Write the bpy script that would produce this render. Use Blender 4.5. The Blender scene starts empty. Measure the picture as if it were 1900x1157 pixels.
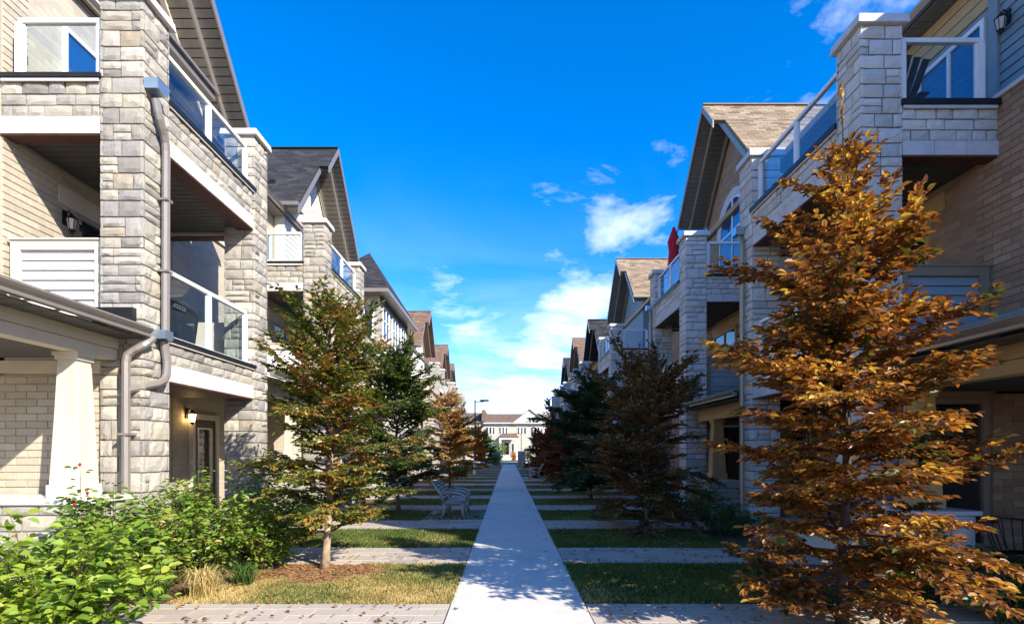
import bpy, bmesh, math, random
import numpy as np
from mathutils import Vector, Matrix
R = math.radians
S = bpy.context.scene
COL = S.collection
rnd = random.Random(7)

# ------------------------------------------------------------------ camera
F, U0, V0, EYE = 1040.0, 943.0, 835.0, 1.7          # focal length and vanishing point in photo pixels, eye height
cam = bpy.data.cameras.new('camera')
cam.sensor_width = 36; cam.lens = 36 * F / 1900
cam.shift_x = (950 - U0) / 1900; cam.shift_y = (V0 - 578.5) / 1900
cam.clip_end = 3000; cam.clip_start = .05
camo = bpy.data.objects.new('camera', cam); COL.objects.link(camo)
camo.location = (0, 0, EYE); camo.rotation_euler = (R(90), 0, 0)
S.camera = camo
# ------------------------------------------------------------------ light
TO_SUN = Vector((.617, -.586, .524)).normalized()
W = bpy.data.worlds.new('World'); S.world = W; W.use_nodes = True
wn, wl = W.node_tree.nodes, W.node_tree.links
sky = wn.new('ShaderNodeTexSky'); sky.sky_type = 'NISHITA'; sky.sun_disc = False
sky.sun_elevation = math.asin(TO_SUN.z); sky.sun_rotation = math.atan2(TO_SUN.x, TO_SUN.y)
sky.air_density = 1.0; sky.dust_density = .3; sky.ozone_density = 3.0
hs = wn.new('ShaderNodeHueSaturation'); hs.inputs['Saturation'].default_value = 1.46; hs.inputs['Value'].default_value = .96
wl.new(sky.outputs[0], hs.inputs['Color'])
tint = wn.new('ShaderNodeMix'); tint.data_type = 'RGBA'; tint.blend_type = 'MULTIPLY'; tint.inputs['Factor'].default_value = 1
tint.inputs['B'].default_value = (.98, .865, 1.08, 1); wl.new(hs.outputs[0], tint.inputs['A'])
SKY_STRENGTH, SUN_STRENGTH, EXPOSURE = .15, 4.7, 1.08
tc = wn.new('ShaderNodeTexCoord')
sep = wn.new('ShaderNodeSeparateXYZ'); wl.new(tc.outputs['Generated'], sep.inputs[0])
def wm(op, a, b=None, c=None, clamp=False):
    m = wn.new('ShaderNodeMath'); m.operation = op; m.use_clamp = clamp
    for i, v in enumerate((a, b, c)):
        if v is None: continue
        if isinstance(v, (int, float)): m.inputs[i].default_value = v
        else: wl.new(v, m.inputs[i])
    return m.outputs[0]
# cloud layer: a flat sheet of cloud high above, seen by direction
zz = wm('ADD', wm('MAXIMUM', sep.outputs[2], 0.0), .12)
cv = wn.new('ShaderNodeCombineXYZ')
wl.new(wm('DIVIDE', sep.outputs[0], zz), cv.inputs[0]); wl.new(wm('DIVIDE', sep.outputs[1], zz), cv.inputs[1])
n1 = wn.new('ShaderNodeTexNoise'); n1.inputs['Scale'].default_value = 2.3; n1.inputs['Detail'].default_value = 9; n1.inputs['Roughness'].default_value = .62; n1.inputs['Distortion'].default_value = .35
wl.new(cv.outputs[0], n1.inputs['Vector'])
n2 = wn.new('ShaderNodeTexNoise'); n2.inputs['Scale'].default_value = .55; n2.inputs['Detail'].default_value = 3
wl.new(cv.outputs[0], n2.inputs['Vector'])
n3 = wn.new('ShaderNodeTexNoise'); n3.inputs['Scale'].default_value = 1.05; n3.inputs['Detail'].default_value = 6; n3.inputs['Roughness'].default_value = .55; n3.inputs['Distortion'].default_value = .6
wl.new(cv.outputs[0], n3.inputs['Vector'])
cover = wm('MULTIPLY', wm('SUBTRACT', n2.outputs[0], .66), .8)
def bank(u, v, width, amount):
    """a bank of cloud round the direction (u, v)"""
    global cover
    d = Vector(((u - U0) / F, 1, (V0 - v) / F)).normalized()
    dp = wn.new('ShaderNodeVectorMath'); dp.operation = 'DOT_PRODUCT'
    wl.new(tc.outputs['Generated'], dp.inputs[0]); dp.inputs[1].default_value = d
    c = math.cos(R(width))
    t = wm('DIVIDE', wm('SUBTRACT', dp.outputs['Value'], c), 1 - c, clamp=True)
    cover = wm('ADD', cover, wm('MULTIPLY', t, amount))
bank(1190, 350, 7, .26); bank(1050, 395, 6, .28); bank(1180, 440, 5, .18)
bank(850, 545, 5.5, .33); bank(1090, 560, 7, .26); bank(960, 690, 9, .16); bank(1120, 640, 9, .22); bank(1000, 770, 10, .22); bank(880, 760, 7, .12)
bank(1560, 90, 11, .16); bank(1680, 20, 6, .12)
mask = wm('MULTIPLY', wm('ADD', wm('MULTIPLY', wm('SUBTRACT', n1.outputs[0], .60), 1.5), cover), 2.1, clamp=True)
low = wm('DIVIDE', wm('SUBTRACT', .50, sep.outputs[2]), .42, clamp=True)          # thin broken veil of high cloud low in the sky
veil = wm('MULTIPLY', wm('MULTIPLY', wm('SUBTRACT', n3.outputs[0], .43), 2.6, clamp=True), wm('MULTIPLY', low, wm('MULTIPLY', low, .8)))
mask = wm('SUBTRACT', wm('ADD', mask, veil), wm('MULTIPLY', mask, veil))
up = wm('MULTIPLY', wm('ADD', sep.outputs[2], .02), 25, clamp=True)
mask = wm('MULTIPLY', wm('MULTIPLY', mask, up), .9)
mx = wn.new('ShaderNodeMix'); mx.data_type = 'RGBA'
wl.new(mask, mx.inputs['Factor']); wl.new(tint.outputs['Result'], mx.inputs['A']); mx.inputs['B'].default_value = (5.0, 5.4, 5.9, 1)
wl.new(mx.outputs['Result'], wn['Background'].inputs[0]); wn['Background'].inputs[1].default_value = SKY_STRENGTH
sl = bpy.data.lights.new('sun', 'SUN'); sl.energy = SUN_STRENGTH; sl.angle = R(.5); sl.color = (1, .92, .80)
so = bpy.data.objects.new('sun', sl); COL.objects.link(so); so.location = TO_SUN * 60
so.rotation_euler = TO_SUN.to_track_quat('Z', 'Y').to_euler()
S.view_settings.view_transform = 'Standard'; S.view_settings.look = 'None'
S.view_settings.exposure = EXPOSURE; S.view_settings.gamma = 1
S.cycles.max_bounces = 8; S.cycles.transparent_max_bounces = 16
S.cycles.use_denoising = True

# ------------------------------------------------------------------ materials
def nodes(name):
    m = bpy.data.materials.new(name); m.use_nodes = True
    return m, m.node_tree.nodes, m.node_tree.links, m.node_tree.nodes['Principled BSDF']
def ramp(n, l, src, cols, const=False):
    r = n.new('ShaderNodeValToRGB'); e = r.color_ramp.elements
    if const: r.color_ramp.interpolation = 'CONSTANT'
    k = len(cols)
    for i, c in enumerate(cols):
        p = i / max(1, k - 1) if not const else i / k
        el = e[i] if i < 2 else e.new(p)
        el.position = p; el.color = (*c, 1)
    l.new(src, r.inputs[0]); return r.outputs[0]
def position(n, l, scale=(1, 1, 1)):
    g = n.new('ShaderNodeNewGeometry'); mp = n.new('ShaderNodeMapping'); mp.inputs['Scale'].default_value = scale
    l.new(g.outputs['Position'], mp.inputs[0]); return mp.outputs[0]
def noise(n, l, vec, scale, detail=4, rough=.6):
    t = n.new('ShaderNodeTexNoise'); t.inputs['Scale'].default_value = scale; t.inputs['Detail'].default_value = detail; t.inputs['Roughness'].default_value = rough
    l.new(vec, t.inputs['Vector']); return t.outputs[0]
def mth(n, l, op, a, b=None, clamp=False):
    m = n.new('ShaderNodeMath'); m.operation = op; m.use_clamp = clamp
    for i, v in enumerate((a, b)):
        if v is None: continue
        if isinstance(v, (int, float)): m.inputs[i].default_value = v
        else: l.new(v, m.inputs[i])
    return m.outputs[0]
def mixc(n, l, f, a, b, mode='MIX'):
    m = n.new('ShaderNodeMix'); m.data_type = 'RGBA'; m.blend_type = mode
    for k, v in (('Factor', f), ('A', a), ('B', b)):
        if isinstance(v, (int, float)): m.inputs[k].default_value = v
        elif isinstance(v, tuple): m.inputs[k].default_value = (*v, 1)
        else: l.new(v, m.inputs[k])
    return m.outputs['Result']
def bump(n, l, h, p, strength=.4, dist=.01):
    b = n.new('ShaderNodeBump'); b.inputs['Strength'].default_value = strength; b.inputs['Distance'].default_value = dist
    l.new(h, b.inputs['Height']); l.new(b.outputs[0], p.inputs['Normal'])
def plain(name, c, rough=.6, var=.12, scale=6, bmp=.15, metal=0, spec=.4):
    m, n, l, p = nodes(name)
    v = position(n, l); a = noise(n, l, v, scale, 6)
    lo = tuple(x * (1 - var) for x in c); hi = tuple(min(1, x * (1 + var)) for x in c)
    l.new(ramp(n, l, a, [lo, lo, hi, hi]), p.inputs['Base Color'])
    p.inputs['Roughness'].default_value = rough; p.inputs['Metallic'].default_value = metal
    p.inputs['Specular IOR Level'].default_value = spec
    if bmp: bump(n, l, noise(n, l, v, scale * 12, 3), p, bmp, .003)
    return m
def rand01(n, l):
    o = n.new('ShaderNodeObjectInfo'); g = n.new('ShaderNodeNewGeometry')
    return mth(n, l, 'FRACT', mth(n, l, 'ADD', o.outputs['Random'], g.outputs['Random Per Island']))
def pieces_mat(name, cols, rough=.85, fine=.25, scale=9, bmp=.6, dist=.006, stain=.0):
    """each stone, brick or tile takes its own shade out of cols"""
    m, n, l, p = nodes(name)
    c = ramp(n, l, rand01(n, l), cols)
    v = position(n, l); a = noise(n, l, v, scale, 7, .65)
    c = mixc(n, l, fine, c, ramp(n, l, a, [(.25, .24, .23), (.5, .5, .5), (.85, .83, .8)]), 'OVERLAY')
    if stain:
        b = noise(n, l, v, .9, 5, .7)
        c = mixc(n, l, mth(n, l, 'MULTIPLY', mth(n, l, 'SUBTRACT', b, .5, True), stain, True), c, (.16, .15, .13))
    l.new(c, p.inputs['Base Color']); p.inputs['Roughness'].default_value = rough
    p.inputs['Specular IOR Level'].default_value = .25
    bump(n, l, noise(n, l, v, scale * 5, 5, .7), p, bmp, dist)
    return m
def course_mat(name, cols, mortar, bw, bh, ms=.012, bmp=.5):
    """walls too far away, or turned away, to tell their courses apart one by one"""
    m, n, l, p = nodes(name)
    g = n.new('ShaderNodeNewGeometry'); sp = n.new('ShaderNodeSeparateXYZ'); l.new(g.outputs['Position'], sp.inputs[0])
    cb = n.new('ShaderNodeCombineXYZ'); l.new(mth(n, l, 'ADD', sp.outputs[0], sp.outputs[1]), cb.inputs[0]); l.new(sp.outputs[2], cb.inputs[1])
    t = n.new('ShaderNodeTexBrick'); l.new(cb.outputs[0], t.inputs['Vector'])
    t.inputs['Scale'].default_value = 1; t.inputs['Brick Width'].default_value = bw; t.inputs['Row Height'].default_value = bh
    t.inputs['Mortar Size'].default_value = ms; t.inputs['Color1'].default_value = (*cols[0], 1); t.inputs['Color2'].default_value = (*cols[1], 1); t.inputs['Mortar'].default_value = (*mortar, 1)
    a = noise(n, l, g.outputs['Position'], 3, 5)
    c = mixc(n, l, .3, t.outputs['Color'], ramp(n, l, a, [(.3, .3, .3), (.7, .7, .7)]), 'OVERLAY')
    l.new(c, p.inputs['Base Color']); p.inputs['Roughness'].default_value = .9; p.inputs['Specular IOR Level'].default_value = .2
    bump(n, l, mth(n, l, 'SUBTRACT', 1.0, t.outputs['Fac']), p, bmp, .01)
    return m
def leaf_mat(name, cols, transl=.35, patch=1.6, rough=.45):
    m, n, l, p = nodes(name)
    v = position(n, l)
    f = mth(n, l, 'ADD', mth(n, l, 'MULTIPLY', rand01(n, l), .6), mth(n, l, 'MULTIPLY', mth(n, l, 'SUBTRACT', noise(n, l, v, patch, 2), .39), 1.9), True)
    c = ramp(n, l, f, cols)
    l.new(c, p.inputs['Base Color']); p.inputs['Roughness'].default_value = rough; p.inputs['Specular IOR Level'].default_value = .35
    t = n.new('ShaderNodeBsdfTranslucent'); l.new(mixc(n, l, 1.0, c, (1.7, 1.6, .9), 'MULTIPLY'), t.inputs[0])
    mx = n.new('ShaderNodeMixShader'); mx.inputs[0].default_value = transl
    l.new(p.outputs[0], mx.inputs[1]); l.new(t.outputs[0], mx.inputs[2]); l.new(mx.outputs[0], n['Material Output'].inputs[0])
    return m
def glass_mat(name, tint, refl=1.45):
    m, n, l, p = nodes(name); n.remove(p)
    t = n.new('ShaderNodeBsdfTransparent'); t.inputs[0].default_value = (*tint, 1)
    g = n.new('ShaderNodeBsdfGlossy'); g.inputs['Roughness'].default_value = .02; g.inputs[0].default_value = (.95, .97, 1, 1)
    ge = n.new('ShaderNodeNewGeometry'); dp = n.new('ShaderNodeVectorMath'); dp.operation = 'DOT_PRODUCT'
    l.new(ge.outputs['Incoming'], dp.inputs[0]); l.new(ge.outputs['Normal'], dp.inputs[1])
    k = mth(n, l, 'POWER', mth(n, l, 'SUBTRACT', 1.0, mth(n, l, 'ABSOLUTE', dp.outputs['Value']), True), 5.0)
    f = mth(n, l, 'ADD', mth(n, l, 'MULTIPLY', k, .9), .05)
    mx = n.new('ShaderNodeMixShader'); l.new(f, mx.inputs[0]); l.new(t.outputs[0], mx.inputs[1]); l.new(g.outputs[0], mx.inputs[2])
    l.new(mx.outputs[0], n['Material Output'].inputs[0]); return m
def pane_mat(name, c):
    m, n, l, p = nodes(name)
    v = position(n, l); l.new(ramp(n, l, noise(n, l, v, 1.2, 2), [tuple(x * .5 for x in c), c]), p.inputs['Base Color'])
    p.inputs['Roughness'].default_value = .03; p.inputs['Specular IOR Level'].default_value = .9; p.inputs['IOR'].default_value = 1.6
    return m

M = {}
M['stone'] = pieces_mat('ashlar_stone', [(.22, .21, .19), (.35, .325, .27), (.28, .27, .25), (.42, .385, .305), (.33, .315, .285), (.48, .445, .37), (.38, .355, .305), (.34, .29, .21)], fine=.45, scale=7, bmp=.7, dist=.012, stain=.7)
M['stone_r'] = pieces_mat('grey_ashlar_stone', [(.46, .46, .43), (.60, .59, .55), (.52, .49, .43), (.66, .64, .58), (.57, .57, .54), (.70, .67, .60), (.60, .58, .53), (.55, .49, .41)], fine=.4, scale=7, bmp=.7, dist=.012, stain=.5)
M['mortar'] = plain('pale_mortar', (.62, .57, .48), .95, .1, 20)
M['mortar_r'] = plain('grey_mortar', (.22, .22, .22), .95, .1, 20)
M['stone_far'] = course_mat('far_stone', [(.25, .24, .225), (.39, .365, .32)], (.48, .45, .39), .34, .17)
M['stone_far_r'] = course_mat('far_grey_stone', [(.37, .38, .39), (.50, .50, .49)], (.26, .26, .25), .34, .17)
M['brick'] = pieces_mat('buff_brick', [(.40, .355, .275), (.47, .415, .325), (.43, .37, .285), (.51, .455, .36), (.365, .32, .245)], fine=.3, scale=14, bmp=.5, dist=.004)
M['brick_r'] = pieces_mat('brown_brick', [(.30, .18, .105), (.40, .26, .16), (.34, .205, .125), (.45, .31, .20), (.27, .16, .10)], fine=.35, scale=14, bmp=.5, dist=.004)
M['bmortar'] = plain('buff_brick_mortar', (.42, .37, .28), .95, .1, 20)
M['bmortar_r'] = plain('brown_brick_mortar', (.30, .24, .18), .95, .1, 20)
M['brick_far'] = course_mat('buff_brick_wall', [(.41, .36, .28), (.49, .435, .34)], (.42, .375, .295), .29, .1, .008)
M['brick_far_r'] = course_mat('brown_brick_wall', [(.30, .185, .115), (.41, .27, .17)], (.31, .24, .17), .29, .1, .008)
M['lintel'] = plain('pale_cast_stone', (.68, .65, .58), .85, .08, 5)
M['lintel_r'] = plain('grey_cast_stone', (.56, .56, .56), .85, .1, 5)
M['angle'] = plain('red_brown_steel', (.10, .035, .026), .6, .2, 5)
M['flash'] = plain('black_flashing', (.012, .012, .013), .45, .3, 5)
M['white'] = plain('white_vinyl', (.80, .80, .78), .4, .03, 4, .05)
M['beige'] = plain('cream_trim_paint', (.58, .52, .41), .55, .05, 4, .05)
M['tan'] = plain('warm_lit_trim', (.52, .345, .15), .55, .08, 4, .05)  # warm reflected light on the right-hand trim is put into this colour
M['brown_trim'] = plain('brown_trim_paint', (.25, .19, .13), .55, .08, 4, .05)
M['grey_trim'] = plain('taupe_trim', (.30, .28, .26), .5, .06, 4, .05)
M['gutter'] = plain('taupe_aluminium', (.25, .225, .20), .35, .06, 4, .05, .3)
M['gutter_r'] = plain('buff_aluminium', (.36, .30, .22), .35, .06, 4, .05, .3)
M['zinc'] = plain('zinc', (.42, .52, .58), .3, .1, 8, .1, .8)
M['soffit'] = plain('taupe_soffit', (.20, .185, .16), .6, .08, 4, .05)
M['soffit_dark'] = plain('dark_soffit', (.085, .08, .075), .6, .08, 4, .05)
M['siding_white'] = plain('white_siding', (.74, .74, .72), .5, .04, 4, .05)
M['siding_grey'] = plain('blue_grey_siding', (.23, .29, .31), .55, .06, 4, .05)
M['siding_beige'] = plain('cream_siding', (.66, .62, .52), .55, .05, 4, .05)
M['shingle_dark'] = pieces_mat('charcoal_shingle', [(.016, .017, .02), (.036, .036, .04), (.024, .024, .027), (.052, .052, .056), (.02, .019, .021)], fine=.3, scale=30, bmp=.5, dist=.004)
M['shingle_tan'] = pieces_mat('tan_shingle', [(.16, .115, .07), (.29, .215, .135), (.21, .15, .10), (.34, .27, .185), (.13, .095, .06)], fine=.3, scale=30, bmp=.5, dist=.004)
M['shingle_brown'] = pieces_mat('brown_shingle', [(.12, .075, .05), (.19, .125, .08), (.15, .09, .06), (.23, .16, .11)], fine=.3, scale=30, bmp=.5, dist=.004)
M['door'] = plain('dark_door_paint', (.035, .02, .018), .35, .1, 4, .05)
M['glass'] = glass_mat('clear_rail_glass', (.90, .955, .975))
M['pane'] = pane_mat('window_pane', (.02, .026, .035))
M['pane_blue'] = pane_mat('sky_tinted_pane', (.02, .09, .26))  # blue of the reflected sky painted into the pane's base colour
M['black'] = plain('black_metal', (.015, .015, .016), .4, .2, 8, .1, .4)
M['concrete'] = pieces_mat('path_concrete', [(.60, .575, .50), (.64, .61, .535), (.575, .55, .485), (.62, .59, .515)], rough=.9, fine=.3, scale=4, bmp=.4, dist=.003, stain=.9)
M['joint'] = plain('dark_joint_sand', (.075, .065, .055), .95, .2, 20)
M['paver'] = pieces_mat('paver_stone', [(.37, .315, .25), (.45, .39, .315), (.40, .35, .29), (.48, .41, .32), (.34, .305, .265)], rough=.9, fine=.25, scale=16, bmp=.5, dist=.003, stain=.35)
M['asphalt'] = plain('asphalt', (.05, .05, .052), .9, .2, 10, .4)
M['bark'] = plain('bark', (.17, .125, .085), .9, .35, 14, .9)
M['bark_pale'] = plain('pale_bark', (.33, .245, .16), .9, .3, 14, .9)
M['twig'] = plain('twig_bark', (.065, .045, .032), .9, .3, 14, .4)
M['bulb'] = bpy.data.materials.new('lit_bulb'); M['bulb'].use_nodes = True
_p = M['bulb'].node_tree.nodes['Principled BSDF']; _p.inputs['Emission Color'].default_value = (1, .62, .25, 1); _p.inputs['Emission Strength'].default_value = 14
M['bench'] = plain('grey_bench_metal', (.31, .285, .245), .45, .15, 8, .1, .4)
M['navy'] = plain('navy_plastic', (.012, .016, .045), .35, .1, 8, .05)
M['red'] = plain('red_canvas', (.50, .012, .02), .8, .15, 8, .3)
M['cover'] = plain('black_grill_cover', (.02, .022, .025), .55, .3, 7, .5)

# ------------------------------------------------------------------ mesh helpers
class MB:
    def __init__(s): s.v = []; s.f = []
    def add(s, vs, fs):
        b = len(s.v); s.v += [tuple(p) for p in vs]; s.f += [tuple(b + i for i in f) for f in fs]; return s
    def box(s, x0, x1, y0, y1, z0, z1):
        x0, x1 = min(x0, x1), max(x0, x1); y0, y1 = min(y0, y1), max(y0, y1); z0, z1 = min(z0, z1), max(z0, z1)
        return s.add([(x0, y0, z0), (x1, y0, z0), (x1, y1, z0), (x0, y1, z0), (x0, y0, z1), (x1, y0, z1), (x1, y1, z1), (x0, y1, z1)],
                     [(3, 2, 1, 0), (4, 5, 6, 7), (0, 1, 5, 4), (1, 2, 6, 5), (2, 3, 7, 6), (3, 0, 4, 7)])
    def bar(s, a, b, w, h, up=(0, 0, 1)):
        a, b = Vector(a), Vector(b); t = (b - a).normalized(); u = Vector(up)
        sd = t.cross(u)
        if sd.length < 1e-4: sd = t.cross(Vector((1, 0, 0)))
        sd.normalize(); u = sd.cross(t).normalized()
        c = [sd * (w / 2) * i + u * (h / 2) * j for i, j in ((-1, -1), (1, -1), (1, 1), (-1, 1))]
        return s.add([a + q for q in c] + [b + q for q in c], [(3, 2, 1, 0), (4, 5, 6, 7), (0, 1, 5, 4), (1, 2, 6, 5), (2, 3, 7, 6), (3, 0, 4, 7)])
    def slab(s, p0, p1, p2, p3, t):
        p = [Vector(q) for q in (p0, p1, p2, p3)]
        n = (p[1] - p[0]).cross(p[3] - p[0]).normalized()
        if n.z < 0: n = -n
        q = [a - n * t for a in p]
        return s.add(p + q, [(0, 1, 2, 3), (7, 6, 5, 4), (0, 4, 5, 1), (1, 5, 6, 2), (2, 6, 7, 3), (3, 7, 4, 0)])
    def prism(s, pts0, pts1):
        k = len(pts0)
        return s.add(list(pts0) + list(pts1), [tuple(range(k - 1, -1, -1)), tuple(range(k, 2 * k))] + [(i, (i + 1) % k, k + (i + 1) % k, k + i) for i in range(k)])
    def tube(s, pts, rad, n=8, cap=True):
        pts = [Vector(p) for p in pts]; rs = rad if isinstance(rad, (list, tuple)) else [rad] * len(pts)
        b = len(s.v); pu = None
        for i, p in enumerate(pts):
            t = (pts[min(i + 1, len(pts) - 1)] - pts[max(i - 1, 0)]).normalized()
            ref = pu if pu is not None else (Vector((0, 0, 1)) if abs(t.z) < .9 else Vector((1, 0, 0)))
            u = (ref - t * ref.dot(t))
            if u.length < 1e-5: u = t.orthogonal()
            u.normalize(); w = t.cross(u); pu = u
            for k in range(n):
                a = 2 * math.pi * k / n
                s.v.append(tuple(p + (u * math.cos(a) + w * math.sin(a)) * rs[i]))
        for i in range(len(pts) - 1):
            for k in range(n):
                s.f.append((b + i * n + k, b + i * n + (k + 1) % n, b + (i + 1) * n + (k + 1) % n, b + (i + 1) * n + k))
        if cap:
            s.f.append(tuple(b + k for k in range(n - 1, -1, -1))); s.f.append(tuple(b + (len(pts) - 1) * n + k for k in range(n)))
        return s
    def lathe(s, c, prof, n=12):
        b = len(s.v)
        for r, z in prof:
            for k in range(n):
                a = 2 * math.pi * k / n + math.pi / n
                s.v.append((c[0] + r * math.cos(a), c[1] + r * math.sin(a), c[2] + z))
        for i in range(len(prof) - 1):
            for k in range(n):
                s.f.append((b + i * n + k, b + i * n + (k + 1) % n, b + (i + 1) * n + (k + 1) % n, b + (i + 1) * n + k))
        s.f.append(tuple(b + k for k in range(n - 1, -1, -1))); s.f.append(tuple(b + (len(prof) - 1) * n + k for k in range(n)))
        return s
    def mesh(s, name, mat, smooth=False, fix=True):
        me = bpy.data.meshes.new(name); me.from_pydata(s.v, [], s.f)
        if fix:
            bm = bmesh.new(); bm.from_mesh(me); bmesh.ops.recalc_face_normals(bm, faces=bm.faces); bm.to_mesh(me); bm.free()
        if mat: me.materials.append(M[mat] if isinstance(mat, str) else mat)
        if smooth: me.polygons.foreach_set('use_smooth', [True] * len(me.polygons))
        me.update(); return me
    def build(s, name, mat, parent=None, smooth=False, fix=True, bevel=0):
        o = link(name, s.mesh(name, mat, smooth, fix), parent)
        if bevel:
            m = o.modifiers.new('bevel', 'BEVEL'); m.width = bevel; m.segments = 2; m.limit_method = 'ANGLE'
        return o
def link(name, me, parent=None):
    o = bpy.data.objects.new(name, me); COL.objects.link(o)
    if parent:
        o.parent = parent; o.matrix_parent_inverse = Matrix.Translation(-ORG.get(parent.name, Vector()))
    ORG[o.name] = Vector()
    return o
ORG = {}
def thing(name, label, cat, loc, group=None):
    o = bpy.data.objects.new(name, None); COL.objects.link(o); o.location = loc; o.empty_display_size = .2
    ORG[o.name] = Vector(loc)
    return tag(o, label, cat, group)
def tag(o, label, cat, group=None):
    o['label'] = label; o['category'] = cat
    if group: o['group'] = group
    return o
def struct(o): o['kind'] = 'structure'; return o
def stuff(o): o['kind'] = 'stuff'; return o

# unit pieces: width along x, height along z, face towards -y
def unit_stone(seed):
    r = random.Random(seed); m = MB(); nx, nz = 4, 3; g = {}
    for j in range(nz + 1):
        for i in range(nx + 1):
            x = -.5 + i / nx; z = -.5 + j / nz; e = i in (0, nx) or j in (0, nz)
            y = -.66 + r.uniform(-.06, .06) if e else -.94 + r.uniform(-.13, .1)
            if e: x += r.uniform(-.012, .012) if i not in (0, nx) else r.uniform(-.004, .012) * (1 if i == 0 else -1); z += r.uniform(0, .03) * (1 if j == 0 else -1 if j == nz else 0)
            else: x += r.uniform(-.06, .06); z += r.uniform(-.08, .08)
            g[i, j] = len(m.v); m.v.append((x, y, z))
    for j in range(nz):
        for i in range(nx): m.f.append((g[i, j], g[i + 1, j], g[i + 1, j + 1], g[i, j + 1]))
    ring = [(i, 0) for i in range(nx)] + [(nx, j) for j in range(nz)] + [(i, nz) for i in range(nx, 0, -1)] + [(0, j) for j in range(nz, 0, -1)]
    for a, b in zip(ring, ring[1:] + ring[:1]):
        k = len(m.v); va, vb = m.v[g[a]], m.v[g[b]]; m.v += [(va[0], .0, va[2]), (vb[0], 0, vb[2])]
        m.f.append((g[a], k, k + 1, g[b]))
    me = m.mesh('stone', None, False, False)
    bm = bmesh.new(); bm.from_mesh(me); bmesh.ops.remove_doubles(bm, verts=bm.verts, dist=1e-5); bm.to_mesh(me); bm.free()
    return me
def unit_block(seed, b=(.012, .04)):
    r = random.Random(seed); m = MB(); bx, bz = b
    o = [(-.5, 0, -.5), (.5, 0, -.5), (.5, 0, .5), (-.5, 0, .5)]
    q = [(x, -.75, z) for x, _, z in o]; p = [(x * (1 - 2 * bx), -1 + r.uniform(-.06, .06), z * (1 - 2 * bz)) for x, _, z in o]
    m.add(o + q + p, [(8, 9, 10, 11)] + [(i, (i + 1) % 4, 4 + (i + 1) % 4, 4 + i) for i in range(4)] + [(4 + i, 4 + (i + 1) % 4, 8 + (i + 1) % 4, 8 + i) for i in range(4)])
    return m.mesh('brick', None, False, False)
UNIT = {'stone': [unit_stone(i) for i in range(14)], 'brick': [unit_block(i) for i in range(6)], 'shingle': [unit_block(i + 20, (.004, .03)) for i in range(5)],
        'paver': [unit_block(i + 40, (.008, .012)) for i in range(5)]}
UNITM = {}
def unit_with(kind, i, mat):
    k = (kind, i, mat)
    if k not in UNITM:
        me = UNIT[kind][i].copy(); me.name = kind; me.materials.append(M[mat]); UNITM[k] = me
    return UNITM[k]
def project(p):
    if p[1] < .3: return None
    return U0 + F * p[0] / p[1], V0 - F * (p[2] - EYE) / p[1]
def basis(c, u, n, w, h, t):
    """matrix of a piece centred on c: u along its width, n out of its face"""
    u, n = Vector(u).normalized(), Vector(n).normalized(); v = n.cross(u)
    if v.z < 0: u = -u; v = -v
    m = Matrix(((u.x * w, -n.x * t, v.x * h, c[0]), (u.y * w, -n.y * t, v.y * h, c[1]), (u.z * w, -n.z * t, v.z * h, c[2]), (0, 0, 0, 1)))
    return m, n, w * h
def emit(kind, pieces, mat, parent, limit=300, name=None):
    """the pieces that show largest become objects of their own, the rest one mesh"""
    name = name or kind; sc = []
    cp = Vector((0, 0, EYE))
    for k, (m, n, area) in enumerate(pieces):
        c = m.translation; d = cp - c; q = project(c); s = 0
        if q and -40 < q[0] < 1940 and -40 < q[1] < 1200:
            f = d.normalized().dot(n)
            if f > 0: s = area * f / d.length_squared
        sc.append((s, k))
    sc.sort(reverse=True); nv = len(UNIT[kind]); rest = []
    org = ORG.get(parent.name, Vector())
    inv = Matrix.Translation(-org)
    for j, (s, k) in enumerate(sc):
        if j < limit and s > 0:
            o = bpy.data.objects.new(name, unit_with(kind, k % nv, mat)); COL.objects.link(o)
            o.parent = parent; o.matrix_parent_inverse = inv; o.matrix_basis = pieces[k][0]
        else: rest.append(k)
    if rest:
        arrs = []
        for u in UNIT[kind]:
            v = np.empty(len(u.vertices) * 3); u.vertices.foreach_get('co', v)
            arrs.append((np.c_[v.reshape(-1, 3), np.ones(len(u.vertices))], [tuple(p.vertices) for p in u.polygons]))
        V, Fc, b = [], [], 0
        for k in rest:
            a, fs = arrs[k % nv]; V.append((a @ np.array(pieces[k][0]).T)[:, :3]); Fc += [tuple(b + i for i in f) for f in fs]; b += len(a)
        me = bpy.data.meshes.new(name); me.from_pydata(np.concatenate(V).tolist(), [], Fc); me.materials.append(M[mat]); me.update()
        stuff(link(name + ('_courses' if kind in ('stone', 'brick') else '_rows'), me, parent))

# layouts; a face is given by origin (u0, z0), size, and a function to world coordinates
def ashlar(at, u, n, u0, u1, z0, z1, seed, out, gap=.014, t=.05, courses=None):
    r = random.Random(seed); z = z0
    rc = random.Random(courses if courses is not None else seed)
    while z < z1 - .03:
        h = rc.choice((.15, .19, .22, .22, .27)); h = min(h, z1 - z)
        if z1 - z - h < .07: h = z1 - z
        x = u0 - r.uniform(0, .12)
        while x < u1 - .02:
            w = r.uniform(.2, .46) * (1.0 if h < .2 else 1.05); a, b = max(x, u0), min(x + w, u1)
            if u1 - b < .09: b = u1
            if b - a > .03:
                parts = [(z, h)] if h < .2 or r.random() < .68 else [(z, h * .5), (z + h * .5, h * .5)]
                for zz_, hh in parts:
                    m = basis(at((a + b) / 2, zz_ + hh / 2), u, n, b - a - gap, hh - gap, t * r.uniform(.85, 1.15)); out.append(m)
            x = b + 1e-4
        z += h
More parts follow.
